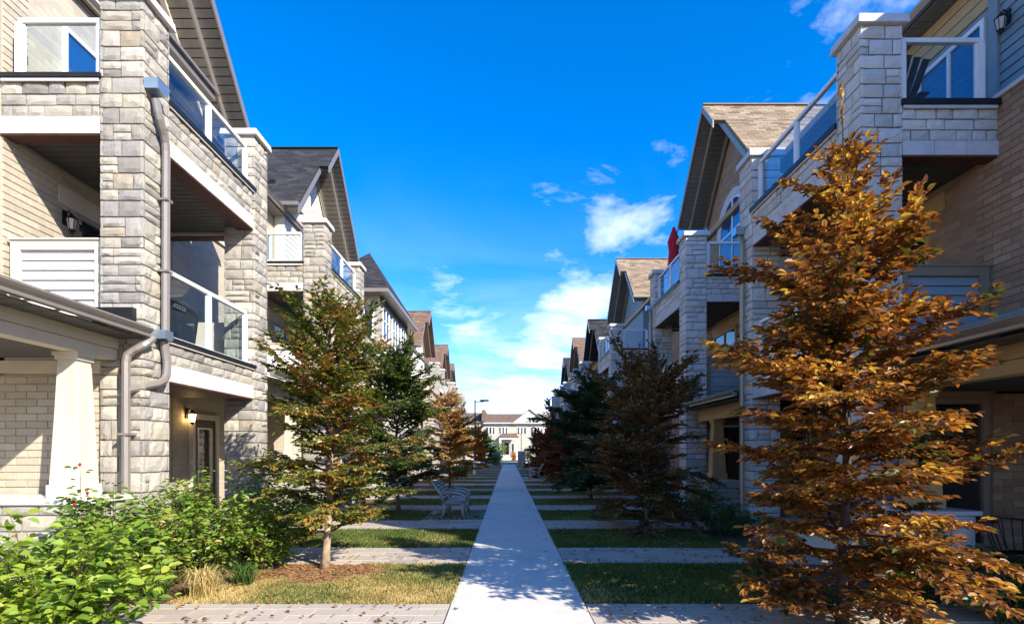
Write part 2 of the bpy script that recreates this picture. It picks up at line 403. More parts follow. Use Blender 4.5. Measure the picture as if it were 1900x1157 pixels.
def running(at, u, n, u0, u1, z0, z1, bl, bh, out, gap=.008, t=.012, skip=None, seed=0):
    r = random.Random(seed); z = z0; k = 0
    while z < z1 - .02:
        x = u0 - (bl / 2 if k % 2 else 0)
        while x < u1 - .01:
            a, b = max(x, u0), min(x + bl, u1)
            if b - a > .03 and not (skip and skip((a + b) / 2, z + bh / 2)):
                out.append(basis(at((a + b) / 2, z + bh / 2), u, n, b - a - gap, min(bh, z1 - z) - gap, t * r.uniform(.75, 1.2)))
            x += bl
        z += bh; k += 1

# ------------------------------------------------------------------ ground
def sheet(name, x0, x1, y0, y1, z, mat, parent=None, res=None):
    return MB().add([(x0, y0, z), (x1, y0, z), (x1, y1, z), (x0, y1, z)], [(0, 1, 2, 3)]).build(name, mat, parent, fix=False)
def soil_mat(name, cols, scale, bmp=.8):
    m, n, l, p = nodes(name); v = position(n, l)
    a = noise(n, l, v, scale, 8, .7); b = noise(n, l, v, scale * 9, 4)
    c = mixc(n, l, .5, ramp(n, l, a, cols), ramp(n, l, b, [(.25, .25, .25), (.75, .75, .75)]), 'OVERLAY')
    l.new(c, p.inputs['Base Color']); p.inputs['Roughness'].default_value = .95; p.inputs['Specular IOR Level'].default_value = .15
    bump(n, l, b, p, bmp, .02); return m
M['earth'] = soil_mat('earth', [(.10, .07, .045), (.16, .12, .075), (.12, .10, .05)], 1.5)
M['mulch'] = soil_mat('mulch', [(.09, .05, .03), (.17, .10, .055), (.13, .075, .045)], 4)
M['turf'] = soil_mat('turf', [(.05, .085, .018), (.07, .10, .022), (.13, .115, .04), (.06, .09, .02)], 1.1, .5)
M['turf_dry'] = soil_mat('dry_turf', [(.33, .24, .10), (.16, .15, .045), (.38, .28, .125), (.26, .18, .08)], 1.6, .5)
M['grass'] = leaf_mat('grass_blade', [(.035, .075, .012), (.06, .12, .018), (.09, .15, .025), (.20, .19, .05)], .3, 1.1, .6)
M['grass_dry'] = leaf_mat('dry_grass_blade', [(.16, .17, .035), (.36, .28, .09), (.46, .36, .14), (.55, .44, .20)], .3, 1.3, .7)
PX0, PX1, PEND = -.623, .829, 66.0
ground = struct(sheet('ground', -900, 900, -300, 1500, -.03, 'earth'))
path_bed = struct(MB().box(PX0 + .01, PX1 - .01, -4, PEND, -.1, .0).build('footpath', 'joint'))
y = 6.65 - 2.25 * 5
slabs = []
while y < PEND:
    b = min(y + 2.25, PEND); g = .03
    m = MB().box(PX0, PX1, y + g, b - g, .004, .035)
    o = m.build('slab', 'concrete', path_bed, bevel=.008); y = b
STRIPS = [(4.55, 6.1), (8.3, 9.66), (11.9, 13.4), (15.65, 17.1), (19.4, 20.8), (23.1, 24.5), (26.9, 28.3), (30.6, 32.0), (34.4, 35.8), (38.2, 39.6), (42.0, 43.4), (45.8, 47.2), (49.6, 51.0), (53.4, 54.8), (57.2, 58.6), (61.0, 62.4)]
for s in (-1, 1):
    for k, (a, b) in enumerate(STRIPS):
        e0 = PX1 + .01 if s > 0 else -PX0 + .01
        base = struct(MB().box(s * e0, s * 6.0, a, b, -.1, .006).build('paver_walk', 'joint')); pcs = []
        off = .03 * (k % 3)
        running(lambda u, z: (u, z, .006), (1, 0, 0), (0, 0, 1), min(s * e0, s * 6.0), max(s * e0, s * 6.0), a + .005, b - .005, .42, .225, pcs, .008, .022, None, k)
        fixed = []
        for m, n, ar in pcs: fixed.append((m, n, ar))
        emit('paver', fixed, 'paver', base, 300 if k < 3 else 0)
# lawns between the walks, planting beds by the houses
LAWN = [(STRIPS[k][1], STRIPS[k + 1][0]) for k in range(len(STRIPS) - 1)]
grass_v = {'grass': [], 'grass_dry': []}
gr = np.random.default_rng(5)
def blades(x0, x1, y0, y1, n, h, key, keep=None):
    x = gr.uniform(x0, x1, n); yy = gr.uniform(y0, y1, n)
    if keep is not None: k = keep(x, yy); x, yy = x[k], yy[k]
    n = len(x); a = gr.uniform(0, 2 * np.pi, n); hh = h * gr.uniform(.5, 1.25, n); w = .006 + .002 * gr.random(n)
    lx, ly = gr.normal(0, .5, n) * hh, gr.normal(0, .5, n) * hh
    z = np.full(n, .02)
    p0 = np.c_[x - w * np.cos(a), yy - w * np.sin(a), z]; p1 = np.c_[x + w * np.cos(a), yy + w * np.sin(a), z]; p2 = np.c_[x + lx, yy + ly, z + hh]
    grass_v[key].append(np.stack([p0, p1, p2], 1).reshape(-1, 3))
for s in (-1, 1):
    for k, (a, b) in enumerate(LAWN):
        e0, e1 = (PX1 if s > 0 else -PX0), (3.9 if s > 0 else 3.7)
        dry = (s < 0 and k == 0)
        struct(sheet('lawn', s * e0, s * e1, a, b, .012, 'turf_dry' if dry else 'turf'))
        struct(sheet('planting_bed', s * e1, s * 6.0, a, b, .008, 'mulch'))
        ar = (e1 - e0) * (b - a); den = 4200 if k == 0 else 2600 if k == 1 else 1500 if k == 2 else 700 if k < 5 else 250
        xa, xb = min(s * e0, s * e1) - .012, max(s * e0, s * e1) + .012
        if dry:
            ctr = lambda x, yy: ((x + 2.6) ** 2 + (yy - 7.8) ** 2 > .55 + .3 * np.sin(x * 7) * np.cos(yy * 6))
            blades(xa, xb, a + .02, b - .02, int(ar * 5200), .035, 'grass_dry', ctr)
            gm = lambda x, yy: ctr(x, yy) & (np.sin(x * 2.3 + 1) * np.cos(yy * 2.9) + gr.normal(0, .25, len(x)) + (x + 1.5) * .35 > .12)
            blades(xa, xb, a + .02, b - .02, int(ar * 3600), .045, 'grass', gm)
        else:
            blades(xa, xb, a + .02, b - .02, int(ar * den), .05, 'grass', lambda x, yy: np.sin(x * 1.7 + k) * np.cos(yy * 1.3 + s) > -.72 + gr.normal(0, .2, len(x)))
            blades(xa, xb, a + .02, b - .02, int(ar * den * .22), .04, 'grass_dry')
for key, nm in (('grass', 'grass'), ('grass_dry', 'dry_grass')):
    V = np.concatenate(grass_v[key]); me = bpy.data.meshes.new(nm); n = len(V) // 3
    me.from_pydata(V.tolist(), [], np.arange(3 * n).reshape(-1, 3).tolist()); me.materials.append(M[key]); me.update()
    tag(stuff(link(nm, me)), 'short green mown grass on the lawns beside the path' if key == 'grass' else 'straw coloured dry grass mixed into the lawns', 'grass')
# wood chips round the left tree
mb = MB()
for i in range(2600):
    a = rnd.uniform(0, 6.28); q = .85 * math.sqrt(rnd.random()); x, y_ = -2.6 + q * 1.25 * math.cos(a), 7.75 + q * .75 * math.sin(a)
    if y_ > 8.25 or y_ < 6.2: continue
    l_, w_ = rnd.uniform(.015, .045), rnd.uniform(.006, .014); t = rnd.uniform(0, 6.28); z0 = .022 + rnd.uniform(0, .018); c, sn = math.cos(t), math.sin(t); tl = rnd.uniform(-.01, .012)
    mb.add([(x - c * l_, y_ - sn * l_, z0), (x + sn * w_, y_ - c * w_, z0 + tl), (x + c * l_, y_ + sn * l_, z0 + .006), (x - sn * w_, y_ + c * w_, z0)], [(0, 1, 2, 3)])
M['chips'] = pieces_mat('wood_chips', [(.16, .065, .03), (.32, .145, .065), (.22, .095, .045), (.40, .21, .10)], fine=.2, bmp=.2)
tag(stuff(mb.build('wood_chip_mulch', 'chips', fix=False)), 'red brown wood chip mulch round the nearest left tree', 'mulch')
# street across the end of the path
struct(sheet('street', -200, 200, PEND + 1.8, PEND + 10.5, -.008, 'asphalt'))
struct(MB().box(-200, 200, PEND, PEND + 1.6, -.1, .03).build('pavement', 'concrete'))
struct(MB().box(-200, 200, PEND + 1.6, PEND + 1.8, -.1, .022).build('kerb', 'concrete'))
struct(MB().box(-200, 200, PEND + 10.5, PEND + 12.2, -.1, .1).build('pavement', 'concrete'))
struct(sheet('verge', -200, 200, PEND + 12.2, 96, .02, 'turf'))

# ------------------------------------------------------------------ house parts
DF = 4.9                                              # face of the porches from the camera's line
HL = dict(l2=(2.70, 2.95, 3.28, 3.34, 4.38), l3=(5.97, 6.20, 6.70, 6.76, 7.57), cap=(7.78, 7.90), guard=(3.40, 4.56), gut=3.34, beam=(2.91, 3.19))
HR = dict(l2=(2.75, 2.98, 3.24, 3.30, 4.30), l3=(5.82, 6.02, 6.50, 6.58, 7.50), cap=(7.62, 7.75), guard=(3.15, 4.29), gut=2.97, beam=(2.49, 2.80))
def pbox(s, d0, d1, y0, y1, z0, z1): return MB().box(s * d0, s * d1, y0, y1, z0, z1)
def window_p(h, s, d, y0, y1, z0, z1, frame='white', pane='pane', bars=(.5,), cross=(), fw=.07, t=.05):
    """a window in a wall that faces the path"""
    m = MB(); o = s * (d - t)
    m.box(s * d, o, y0, y0 + fw, z0, z1); m.box(s * d, o, y1 - fw, y1, z0, z1); m.box(s * d, o, y0 + fw, y1 - fw, z0, z0 + fw); m.box(s * d, o, y0 + fw, y1 - fw, z1 - fw, z1)
    for b in bars: yb = y0 + (y1 - y0) * b; m.box(s * d, s * (d - t + .006), yb - fw * .45, yb + fw * .45, z0 + fw, z1 - fw)
    for c in cross: zc = z0 + (z1 - z0) * c; m.box(s * d, s * (d - t + .012), y0 + fw, y1 - fw, zc - fw * .35, zc + fw * .35)
    w = m.build('window', frame, h)
    pbox(s, d - .004, d - .016, y0 + fw, y1 - fw, z0 + fw, z1 - fw).build('pane', pane, w); return w
def window_n(h, x0, x1, y, z0, z1, frame='white', pane='pane', bars=(.5,), fw=.07, t=.05, name='window'):
    m = MB(); m.box(x0, x0 + fw, y - t, y, z0, z1); m.box(x1 - fw, x1, y - t, y, z0, z1); m.box(x0 + fw, x1 - fw, y - t, y, z0, z0 + fw); m.box(x0 + fw, x1 - fw, y - t, y, z1 - fw, z1)
    for b in bars: xb = x0 + (x1 - x0) * b; m.box(xb - fw * .4, xb + fw * .4, y - t + .006, y, z0 + fw, z1 - fw)
    w = m.build(name, frame, h); MB().box(x0 + fw, x1 - fw, y - .016, y - .004, z0 + fw, z1 - fw).build('pane', pane, w); return w
def railing(h, a, b, z0, z1, posts, pw=.075, frame='white'):
    """glass guard from a to b (x, y) with posts at fractions"""
    a, b = Vector(a), Vector(b); t = (b - a).normalized(); L = (b - a).length
    pt = lambda f, z: (a.x + (b.x - a.x) * f, a.y + (b.y - a.y) * f, z)
    r = MB().bar(pt(0, z1 - .03), pt(1, z1 - .03), .07, .06).build('railing', frame, h)
    for i, f in enumerate(posts): MB().bar(pt(f, z0), pt(f, z1 - .061), pw, pw, (t.x, t.y, 0)).build('post', frame, r)
    for f0, f1 in zip(posts, posts[1:]):
        g0, g1 = f0 + pw / 2 / L, f1 - pw / 2 / L
        MB().bar(pt(g0, z0 + .05), pt(g1, z0 + .05), .04, .035).build('bottom_rail', frame, r)
        MB().bar(pt(g0 + .005, (z0 + z1) / 2 + .005), pt(g1 - .005, (z0 + z1) / 2 + .005), .01, z1 - z0 - .13).build('glass_panel', 'glass', r)
        for g in (g0 + .018 / L, g1 - .018 / L): MB().bar(pt(g, z0 + .07), pt(g, z1 - .062), .03, .03, (t.x, t.y, 0)).build('glazing_channel', frame, r)
    return r
def lintel_run(h, s, fix, a, b, z0, z1, mat, axis, depth=.28, step=.56):
    n = max(1, round((b - a) / step)); w = (b - a) / n
    for i in range(n):
        u0, u1 = a + i * w + .003, a + (i + 1) * w - .003
        m = pbox(s, fix, fix + depth, u0, u1, z0, z1) if axis == 'y' else pbox(s, u0, u1, fix, fix + depth, z0, z1)
        m.build('lintel_block', mat, h, bevel=.006)
def lantern(h, x, y, z, nx, lit=False):
    """small black wall lantern; nx is the way out of the wall"""
    c = (x + nx * .12, y, z)
    o = MB().box(x, x + nx * .02, y - .04, y + .04, z - .02, z + .2).tube([(x, y, z + .14), (x + nx * .08, y, z + .2), (x + nx * .12, y, z + .14)], .01, 6).build('wall_lantern', 'black', h)
    MB().lathe(c, [(.085, .07), (.075, .09), (.02, .14), (.01, .16)], 6).build('lantern_cap', 'black', o)
    MB().lathe(c, [(.045, -.09), (.07, .068)], 6).build('lantern_glass', 'bulb' if lit else 'lampglass', o)
    m = MB().lathe(c, [(.012, -.16), (.05, -.1), (.052, -.091)], 6)
    for k in range(6):
        a = 2 * math.pi * k / 6 + math.pi / 6; m.bar((c[0] + .047 * math.cos(a), c[1] + .047 * math.sin(a), z - .09), (c[0] + .073 * math.cos(a), c[1] + .073 * math.sin(a), z + .068), .008, .008)
    m.build('lantern_base', 'black', o); return o
M['lampglass'] = plain('amber_lamp_glass', (.55, .48, .33), .2, .1, 8, 0)
def gutter(h, s, d, y0, y1, z, mat):
    pr = [(d + .13, z), (d + .02, z), (d, z - .02), (d + .02, z - .05), (d + .05, z - .085), (d + .05, z - .12), (d + .13, z - .12)]
    return MB().prism([(s * a, y0, b) for a, b in pr], [(s * a, y1, b) for a, b in pr]).build('gutter', mat, h)
def boards(h, name, mat, n, fn, parent=None):
    for i in range(n): fn(i).build(name, mat, parent or h)

def gable_roof(h, s, g, mt, wall, limit, arch=None, ribs=True, dend=10.4, trim='gutter', sid=None):
    """cross gable facing the path, with a second, lower rake set back behind the first"""
    yc, hw, z0, z1, d1, d2 = g; dy, dz = hw, z1 - z0; L = math.hypot(dy, dz); t = .09
    roof = MB()
    # far slope runs full to the outer rake, near slope steps back below its upper third
    zf = lambda y: z1 - abs(y - yc) / hw * (z1 - z0)
    q = lambda d, y: (s * d, y, zf(y))
    roof.slab(q(d1, yc), q(dend, yc), q(dend, yc + hw), q(d1, yc + hw), t)
    ym = yc - hw * .36
    roof.slab(q(d1, yc), q(dend, yc), q(dend, ym), q(d1, ym), t)
    roof.slab(q(d2, ym), q(dend, ym), q(dend, yc - hw), q(d2, yc - hw), t)
    ro = roof.build('roof', mt['roof'], h)
    pcs = []; nrm = Vector((0, -dz, dy)).normalized(); vv = Vector((0, dy, dz)).normalized()
    e0 = Vector((0, yc - hw, z0)) + nrm * .002
    def at(u, w_): p = e0 + vv * w_; return (s * u, p.y, p.z)
    running(at, (1, 0, 0), nrm, d2, dend, 0, L * .64, .32, .145, pcs, .006, .012, None, 3)
    running(at, (1, 0, 0), nrm, d1, dend, L * .64, L, .32, .145, pcs, .006, .012, None, 4)
    emit('shingle', pcs, mt['roof'], h, limit)
    ridge = MB().bar((s * d1, yc, z1 + .005), (s * dend, yc, z1 + .005), .2, .03); ridge.build('ridge_cap', mt['roof'], h)
    # rake boards
    def rake(d, ya, yb, drop, nm):
        za, zb = zf(ya) - drop, zf(yb) - drop
        MB().prism([(s * d, ya, za - .22), (s * d, ya, za), (s * d, yb, zb), (s * d, yb, zb - .22)], [(s * (d + .035), ya, za - .22), (s * (d + .035), ya, za), (s * (d + .035), yb, zb), (s * (d + .035), yb, zb - .22)]).build(nm, trim, h)
    rake(d1 - .02, yc, yc + hw + .02, -.01, 'rake_board'); rake(d1 - .02, ym - .02, yc, -.01, 'rake_board')
    dp = .42
    rake(d2 - .02, yc, yc + hw * .93, dp, 'rake_board'); rake(d2 - .02, yc - hw - .02, yc, .0 if False else dp * .25, 'rake_board')
    rake(6.86, yc, yc + hw * .86, .62, 'inner_rake_board')
    # soffit boards under the far overhang
    if ribs:
        n = 26
        for i in range(n):
            a, b = yc + hw * (i + .06) / n, yc + hw * (i + .94) / n
            za, zb = zf(a) - .135, zf(b) - .135
            MB().slab((s * (d1 + .04), a, za), (s * 6.98, a, za), (s * 6.98, b, zb), (s * (d1 + .04), b, zb), .015).build('soffit_board', 'soffit', h)
    gutter(h, s, d2 - .05, 0, 0, 0, trim) if False else None
    # eave gutter along the near slope
    MB().box(s * (d2 - .02), s * dend, yc - hw - .12, yc - hw, z0 - .11, z0 - .0).build('gutter', trim, h)
    MB().box(s * (d2 + .02), s * 9, yc - hw, yc - hw + .5, z0 - .16, z0 - .12).build('soffit', 'soffit', h)
    # gable wall
    dw = 6.98; zb = 6.6; iy = hw - .35
    pts = [(yc - iy, zb), (yc + iy, zb), (yc + iy, zf(yc + iy) - .15), (yc, z1 - .15), (yc - iy, zf(yc - iy) - .15)]
    MB().prism([(s * dw, a, b) for a, b in pts], [(s * (dw + .3), a, b) for a, b in pts]).build('gable_wall', wall, h)
    if wall.startswith('siding') or sid:
        z = (zb if not sid else 9.1) + .02; k = 0; wall = sid or wall
        while z < z1 - .5:
            half = min(iy, (z1 - .17 - z - .15) * hw / (z1 - z0))
            if half > .1:
                MB().prism([(s * dw, yc - half, z), (s * (dw - .018), yc - half, z), (s * (dw - .006), yc - half, z + .165), (s * dw, yc - half, z + .165)], [(s * dw, yc + half, z), (s * (dw - .018), yc + half, z), (s * (dw - .006), yc + half, z + .165), (s * dw, yc + half, z + .165)]).build('siding_board', wall, h)
            z += .17
    if arch:
        ya, rad, zs, zbt = arch; n = 16
        arc = lambda r_, k: (ya + r_ * math.cos(math.pi * k / n), zs + r_ * math.sin(math.pi * k / n))
        m = MB()
        for k in range(n):
            p = [arc(rad, k), arc(rad + .22, k), arc(rad + .22, k + 1), arc(rad, k + 1)]
            MB().prism([(s * dw, *x) for x in p], [(s * (dw - .05), *x) for x in p]).build('arch_stone', 'lintel_r', h)
        fr = MB()
        for k in range(n):
            p = [arc(rad - .07, k), arc(rad - .004, k), arc(rad - .004, k + 1), arc(rad - .07, k + 1)]
            fr.prism([(s * dw, *x) for x in p], [(s * (dw - .04), *x) for x in p])
        for yy in (ya - rad + .035, ya, ya + rad - .035): fr.box(s * dw, s * (dw - .038), yy - .035, yy + .035, zbt, zs if yy != ya else zs + rad - .07)
        for z_ in (zbt, zs): fr.box(s * dw, s * (dw - .034), ya - rad + .07, ya + rad - .07, z_ - .035, z_ + .035)
        w = fr.build('window', 'white', h)
        p = [(ya - rad + .05, zbt), (ya + rad - .05, zbt)] + [arc(rad - .06, k) for k in range(n + 1)]
        MB().prism([(s * (dw - .004), *x) for x in p], [(s * (dw - .016), *x) for x in p]).build('pane', 'pane_blue', w)

def porch(h, s, y0, y1, H, mt, col_y, limit, wide=False):
    g = H['gut']; b0, b1 = H['beam']
    gutter(h, s, 4.74, y0, y1 - .02, g, mt['gutter'])
    MB().slab((s * 4.8, y0, g + .02), (s * 6.78, y0, g + .62), (s * 6.78, y1 - .01, g + .62), (s * 4.8, y1 - .01, g + .02), .06).build('porch_roof', mt['roof'], h)
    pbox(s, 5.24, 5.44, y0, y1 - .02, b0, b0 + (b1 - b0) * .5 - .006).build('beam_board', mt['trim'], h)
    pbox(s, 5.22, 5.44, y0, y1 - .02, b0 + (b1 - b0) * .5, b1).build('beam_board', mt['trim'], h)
    n = 14
    for i in range(n):
        a = y0 + (y1 - y0 - .03) * i / n; b = y0 + (y1 - y0 - .03) * (i + .93) / n
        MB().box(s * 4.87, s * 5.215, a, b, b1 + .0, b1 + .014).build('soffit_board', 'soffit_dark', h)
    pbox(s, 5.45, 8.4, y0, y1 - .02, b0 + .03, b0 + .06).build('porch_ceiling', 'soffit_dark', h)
    # tapered column on a stone pier
    cy = col_y; cd = 5.40; pz = 1.12 if s < 0 else .95
    dA, dB = (5.02, 7.1) if wide else (5.0, 5.8)
    pcore = pbox(s, dA + .05, dB - .05, cy - .38, cy + .38, 0, pz - .06).build('porch_pier', mt['mortar'], h)
    ps = []
    ashlar(lambda u, z: (s * (dA + .05), u, z), (0, 1, 0), (-s, 0, 0), cy - .4, cy + .4, .02, pz - .06, 5, ps, courses=3)
    ashlar(lambda u, z: (s * u, cy - .38, z), (1, 0, 0), (0, -1, 0), dA, dB, .02, pz - .06, 6, ps, courses=3)
    pbox(s, dA - .05, dB + .05, cy - .46, cy + .46, pz - .058, pz).build('pier_cap', mt['lintel'], h, bevel=.01)
    emit('stone', ps, mt['stone'], h, min(limit, 80))
    def ring(w, z): return [(s * (cd - w), cy - w, z), (s * (cd + w), cy - w, z), (s * (cd + w), cy + w, z), (s * (cd - w), cy + w, z)]
    def frus(w0, z0, w1, z1, m=None): return (m or MB()).prism(ring(w0, z0), ring(w1, z1))
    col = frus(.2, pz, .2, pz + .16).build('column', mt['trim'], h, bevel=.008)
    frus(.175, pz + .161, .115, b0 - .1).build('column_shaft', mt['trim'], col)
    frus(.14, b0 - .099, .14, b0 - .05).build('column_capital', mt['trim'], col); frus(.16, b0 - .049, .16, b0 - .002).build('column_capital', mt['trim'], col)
    # raised stiles on the two faces that show
    m = MB()
    za, zb_ = pz + .24, b0 - .17
    for e in (-1, 1):
        wa, wb = .172, .12
        m.bar((s * (cd - wa - .002), cy + e * (wa - .04), za), (s * (cd - wb - .002), cy + e * (wb - .03), zb_), .045, .014, (-s, 0, 0))
        m.bar((s * (cd + e * (wa - .04)), cy - wa - .002, za), (s * (cd + e * (wb - .03)), cy - wb - .002, zb_), .045, .014, (0, -1, 0))
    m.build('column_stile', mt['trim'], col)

def townhouse(s, label, body, bal, H, mt, gable=None, gwall=None, arch=None, limit=300, porch_y=None, col_y=None, detail=2, brick_zones=(), wide=False, recess=False, group=None):
    y0, y1 = bal; yb0, yb1 = body
    h = thing('townhouse', label, 'townhouse', (s * 7.5, (yb0 + yb1) / 2, 0), group)
    W0 = 6.86
    bw = mt['brick_far']
    # main walls
    m = pbox(s, W0, 13.5, yb0 + .005, yb1 - .005, 3.05, 6.6)
    lo = [(yb0 + .005, yb1 - .005, W0)]
    if porch_y:
        a, b = porch_y; a2, b2 = max(a, yb0 + .005), b + .1
        lo = [(yb0 + .005, a2, W0)] * (a2 > yb0 + .1) + [(a2, b2, 8.4 if recess else W0), (b2, yb1 - .005, W0)]
    for a, b, d in lo: m.box(s * d, s * 13.5, a, b, 0, 3.05)
    m.build('wall', bw, h)
    pbox(s, 7.3, 13.4, yb0 + .006, yb1 - .006, 6.605, 9.1).build('upper_wall', mt['upper'], h)
    pbox(s, 6.8, 7.3, yb0 + .01, yb1 - .01, 6.6, 6.66).build('wall_ledge', mt['lintel'], h)
    # main roof
    E, RZ = 9.12, 12.15
    r = MB().slab((s * 6.9, yb0, E), (s * 10.4, yb0, RZ), (s * 10.4, yb1 - .01, RZ), (s * 6.9, yb1 - .01, E), .1)
    r.slab((s * 10.4, yb0, RZ), (s * 13.9, yb0, E), (s * 13.9, yb1 - .01, E), (s * 10.4, yb1 - .01, RZ), .1)
    r.build('main_roof', mt['roof_far'], h)
    gp = MB()
    for yy in (yb0 + .02, yb1 - .2): gp.prism([(s * 7.2, yy, 9.1), (s * 13.4, yy, 9.1), (s * 10.4, yy, RZ - .15)], [(s * 7.2, yy + .15, 9.1), (s * 13.4, yy + .15, 9.1), (s * 10.4, yy + .15, RZ - .15)])
    gp.build('gable_end', mt['upper'], h)
    gutter(h, s, 6.8, yb0, yb1 - .01, E, mt['gutter'])
    if detail > 1:
        n = int((yb1 - yb0) / .16)
        for i in range(n):
            a = yb0 + (yb1 - yb0) * i / n; pbox(s, 6.93, 7.3, a, a + (yb1 - yb0) / n * .93, E - .16, E - .145).build('soffit_board', 'soffit', h)
        for i in range(3): pbox(s, 7.27 - .01 * i, 7.3, y0 + .1, y1, 8.42 + .18 * i, 8.59 + .18 * i).build('frieze_board', mt['trim2'], h)
    else: pbox(s, 6.93, 7.3, yb0, yb1, E - .16, E - .14).build('soffit', 'soffit', h)
    # two stone pillars with parapets between, open porches behind
    l2, l3 = H['l2'], H['l3']; c0, c1 = H['cap']; pw = .6; st = []
    for k, (a, b) in enumerate(((y0, y0 + pw), (y1 - pw, y1))):
        if detail == 0:
            pbox(s, DF, DF + pw, a, b, 0, c0).build('pillar', mt['stone_far'], h)
        else:
            pbox(s, DF + .05, DF + pw - .05, a + .05, b - .05, 0, c0).build('pillar', mt['mortar'], h)
            cs = int(abs(a) * 10) + 3 * s
            ashlar(lambda u, z: (s * (DF + .05), u, z), (0, 1, 0), (-s, 0, 0), a, b, .03, c0, cs + 1, st, courses=cs)
            ashlar(lambda u, z, a=a: (s * u, a + .05, z), (1, 0, 0), (0, -1, 0), DF, DF + pw, .03, c0, cs + 2, st, courses=cs)
            ashlar(lambda u, z, b=b: (s * u, b - .05, z), (1, 0, 0), (0, 1, 0), DF, DF + pw, .03, c0, cs + 3, st, courses=cs)
            ashlar(lambda u, z: (s * (DF + pw - .05), u, z), (0, 1, 0), (s, 0, 0), a, b, .03, c0, cs + 4, st, courses=cs)
        MB().prism([(s * (DF - .06), a - .06, c0), (s * (DF + pw + .06), a - .06, c0), (s * (DF + pw + .06), b + .06, c0), (s * (DF - .06), b + .06, c0)],
                   [(s * (DF - .045), a - .045, c1), (s * (DF + pw + .045), a - .045, c1), (s * (DF + pw + .045), b + .045, c1), (s * (DF - .045), b + .045, c1)]).build('pillar_cap', mt['lintel'], h, bevel=.012)
    for li, lv in enumerate((l2, l3)):
        a, b = y0 + pw, y1 - pw
        # path side
        lintel_run(h, s, DF + .02, a, b, lv[0], lv[1], mt['lintel'], 'y')
        pbox(s, DF + .03, DF + .33, a, b, lv[0] - .02, lv[0] - .001).build('steel_lintel', 'angle', h)
        pbox(s, DF + .07, DF + .30, a, b, lv[1] + .002, lv[2]).build('parapet', mt['mortar'] if detail else mt['stone_far'], h)
        if detail: ashlar(lambda u, z: (s * (DF + .07), u, z), (0, 1, 0), (-s, 0, 0), a, b, lv[1] + .006, lv[2], 31 + li, st, t=.045)
        pbox(s, DF - .03, DF + .36, a - .03, b + .03, lv[2] + .001, lv[3]).build('flashing', 'flash', h)
        pbox(s, DF - .005, DF + .02, a, b, lv[2] - .03, lv[2]).build('drip_edge', mt['lintel'], h)
        if detail:
            railing(h, (s * (DF + .17), a + .04), (s * (DF + .17), b - .04), lv[3], lv[4], (0, .5, 1))
        # near and far sides
        for e, yy in ((0, y0), (1, y1)):
            if li == 0: continue
            ya, ybk = (yy + .02, yy + .26) if e == 0 else (yy - .26, yy - .02)
            lintel_run(h, s, ya, DF + pw, W0 - .004, lv[0], lv[1], mt['lintel'], 'x', .24, .47)
            pbox(s, DF + pw, W0 - .004, ya + .02, ybk, lv[0] - .02, lv[0] - .001).build('steel_lintel', 'angle', h)
            pbox(s, DF + pw, W0 - .004, ya + .05, ybk, lv[1] + .002, lv[2]).build('parapet', mt['mortar'] if detail else mt['stone_far'], h)
            if detail and e == 0:
                ashlar(lambda u, z: (s * u, ya + .05, z), (1, 0, 0), (0, -1, 0), DF + pw, W0 - .01, lv[1] + .006, lv[2], 41 + li, st, t=.045)
            pbox(s, DF + pw - .03, W0 - .002, (yy - .03 if e == 0 else yy - .34), (yy + .34 if e == 0 else yy + .03), lv[2] + .001, lv[3]).build('flashing', 'flash', h)
            if e == 0: pbox(s, DF + pw, W0 - .05, yy - .012, yy + .01, lv[2] - .045, lv[2] - .005).build('drip_edge', mt['lintel'], h)
            if detail:
                yr = yy + .12 if e == 0 else yy - .12
                railing(h, (s * (DF + pw + .04), yr), (s * (W0 - .2), yr), lv[3], lv[4], (0, 1), .085)
        # slab and boarded ceiling
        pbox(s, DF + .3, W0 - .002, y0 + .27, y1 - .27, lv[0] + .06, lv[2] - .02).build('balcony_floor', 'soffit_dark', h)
        if detail > 1:
            n = 22
            for i in range(n):
                ya = y0 + .3 + (y1 - y0 - .6) * i / n
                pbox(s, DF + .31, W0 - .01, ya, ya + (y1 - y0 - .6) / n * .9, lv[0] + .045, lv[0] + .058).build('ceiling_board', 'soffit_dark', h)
    # middle floor: boarded guard on the near side
    g0, g1 = H['guard']
    if detail:
        yg = y0 + .1; fr = MB(); xa, xb = DF + pw + .005, W0 - .08; f = .13
        for q in ((xa, xa + f, g0, g1), (xb - f, xb, g0, g1), (xa + f, xb - f, g1 - f, g1), (xa + f, xb - f, g0, g0 + f)): fr.box(s * q[0], s * q[1], yg, yg + .09, q[2], q[3])
        gd = fr.build('guard', mt['guard_trim'], h)
        pbox(s, xa - .003, xb + .02, yg - .02, yg + .11, g1 + .001, g1 + .025).build('guard_cap', mt['guard_trim'], gd)
        z = g1 - f - .13; k = 0
        while z > g0 + f - .14:
            zl = max(z, g0 + f + .002)
            MB().prism([(s * (xa + f), yg + .07, zl), (s * (xa + f), yg + .022, zl), (s * (xa + f), yg + .05, z + .128), (s * (xa + f), yg + .07, z + .128)],
                       [(s * (xb - f), yg + .07, zl), (s * (xb - f), yg + .022, zl), (s * (xb - f), yg + .05, z + .128), (s * (xb - f), yg + .07, z + .128)]).build('siding_board', mt['guard'], gd)
            z -= .135
        # far side guard
        pbox(s, DF + pw + .005, W0 - .08, y1 - .2, y1 - .1, g0, g1 - .3).build('guard', mt['guard_trim'], h)
    # openings behind
    window_p(h, s, W0, y0 + 1.3, y0 + 3.1, 3.36, 5.45, mt['wframe'], 'pane', (.5,), (.72,))
    pbox(s, W0 - .03, W0, y0 + 1.0, y0 + 3.3, 5.47, 5.75).build('window_lintel', mt['trim2'], h)
    window_p(h, s, 7.3, y0 + .75, y0 + 2.15, 6.67, 8.3, 'white', 'pane_blue', (.5,))
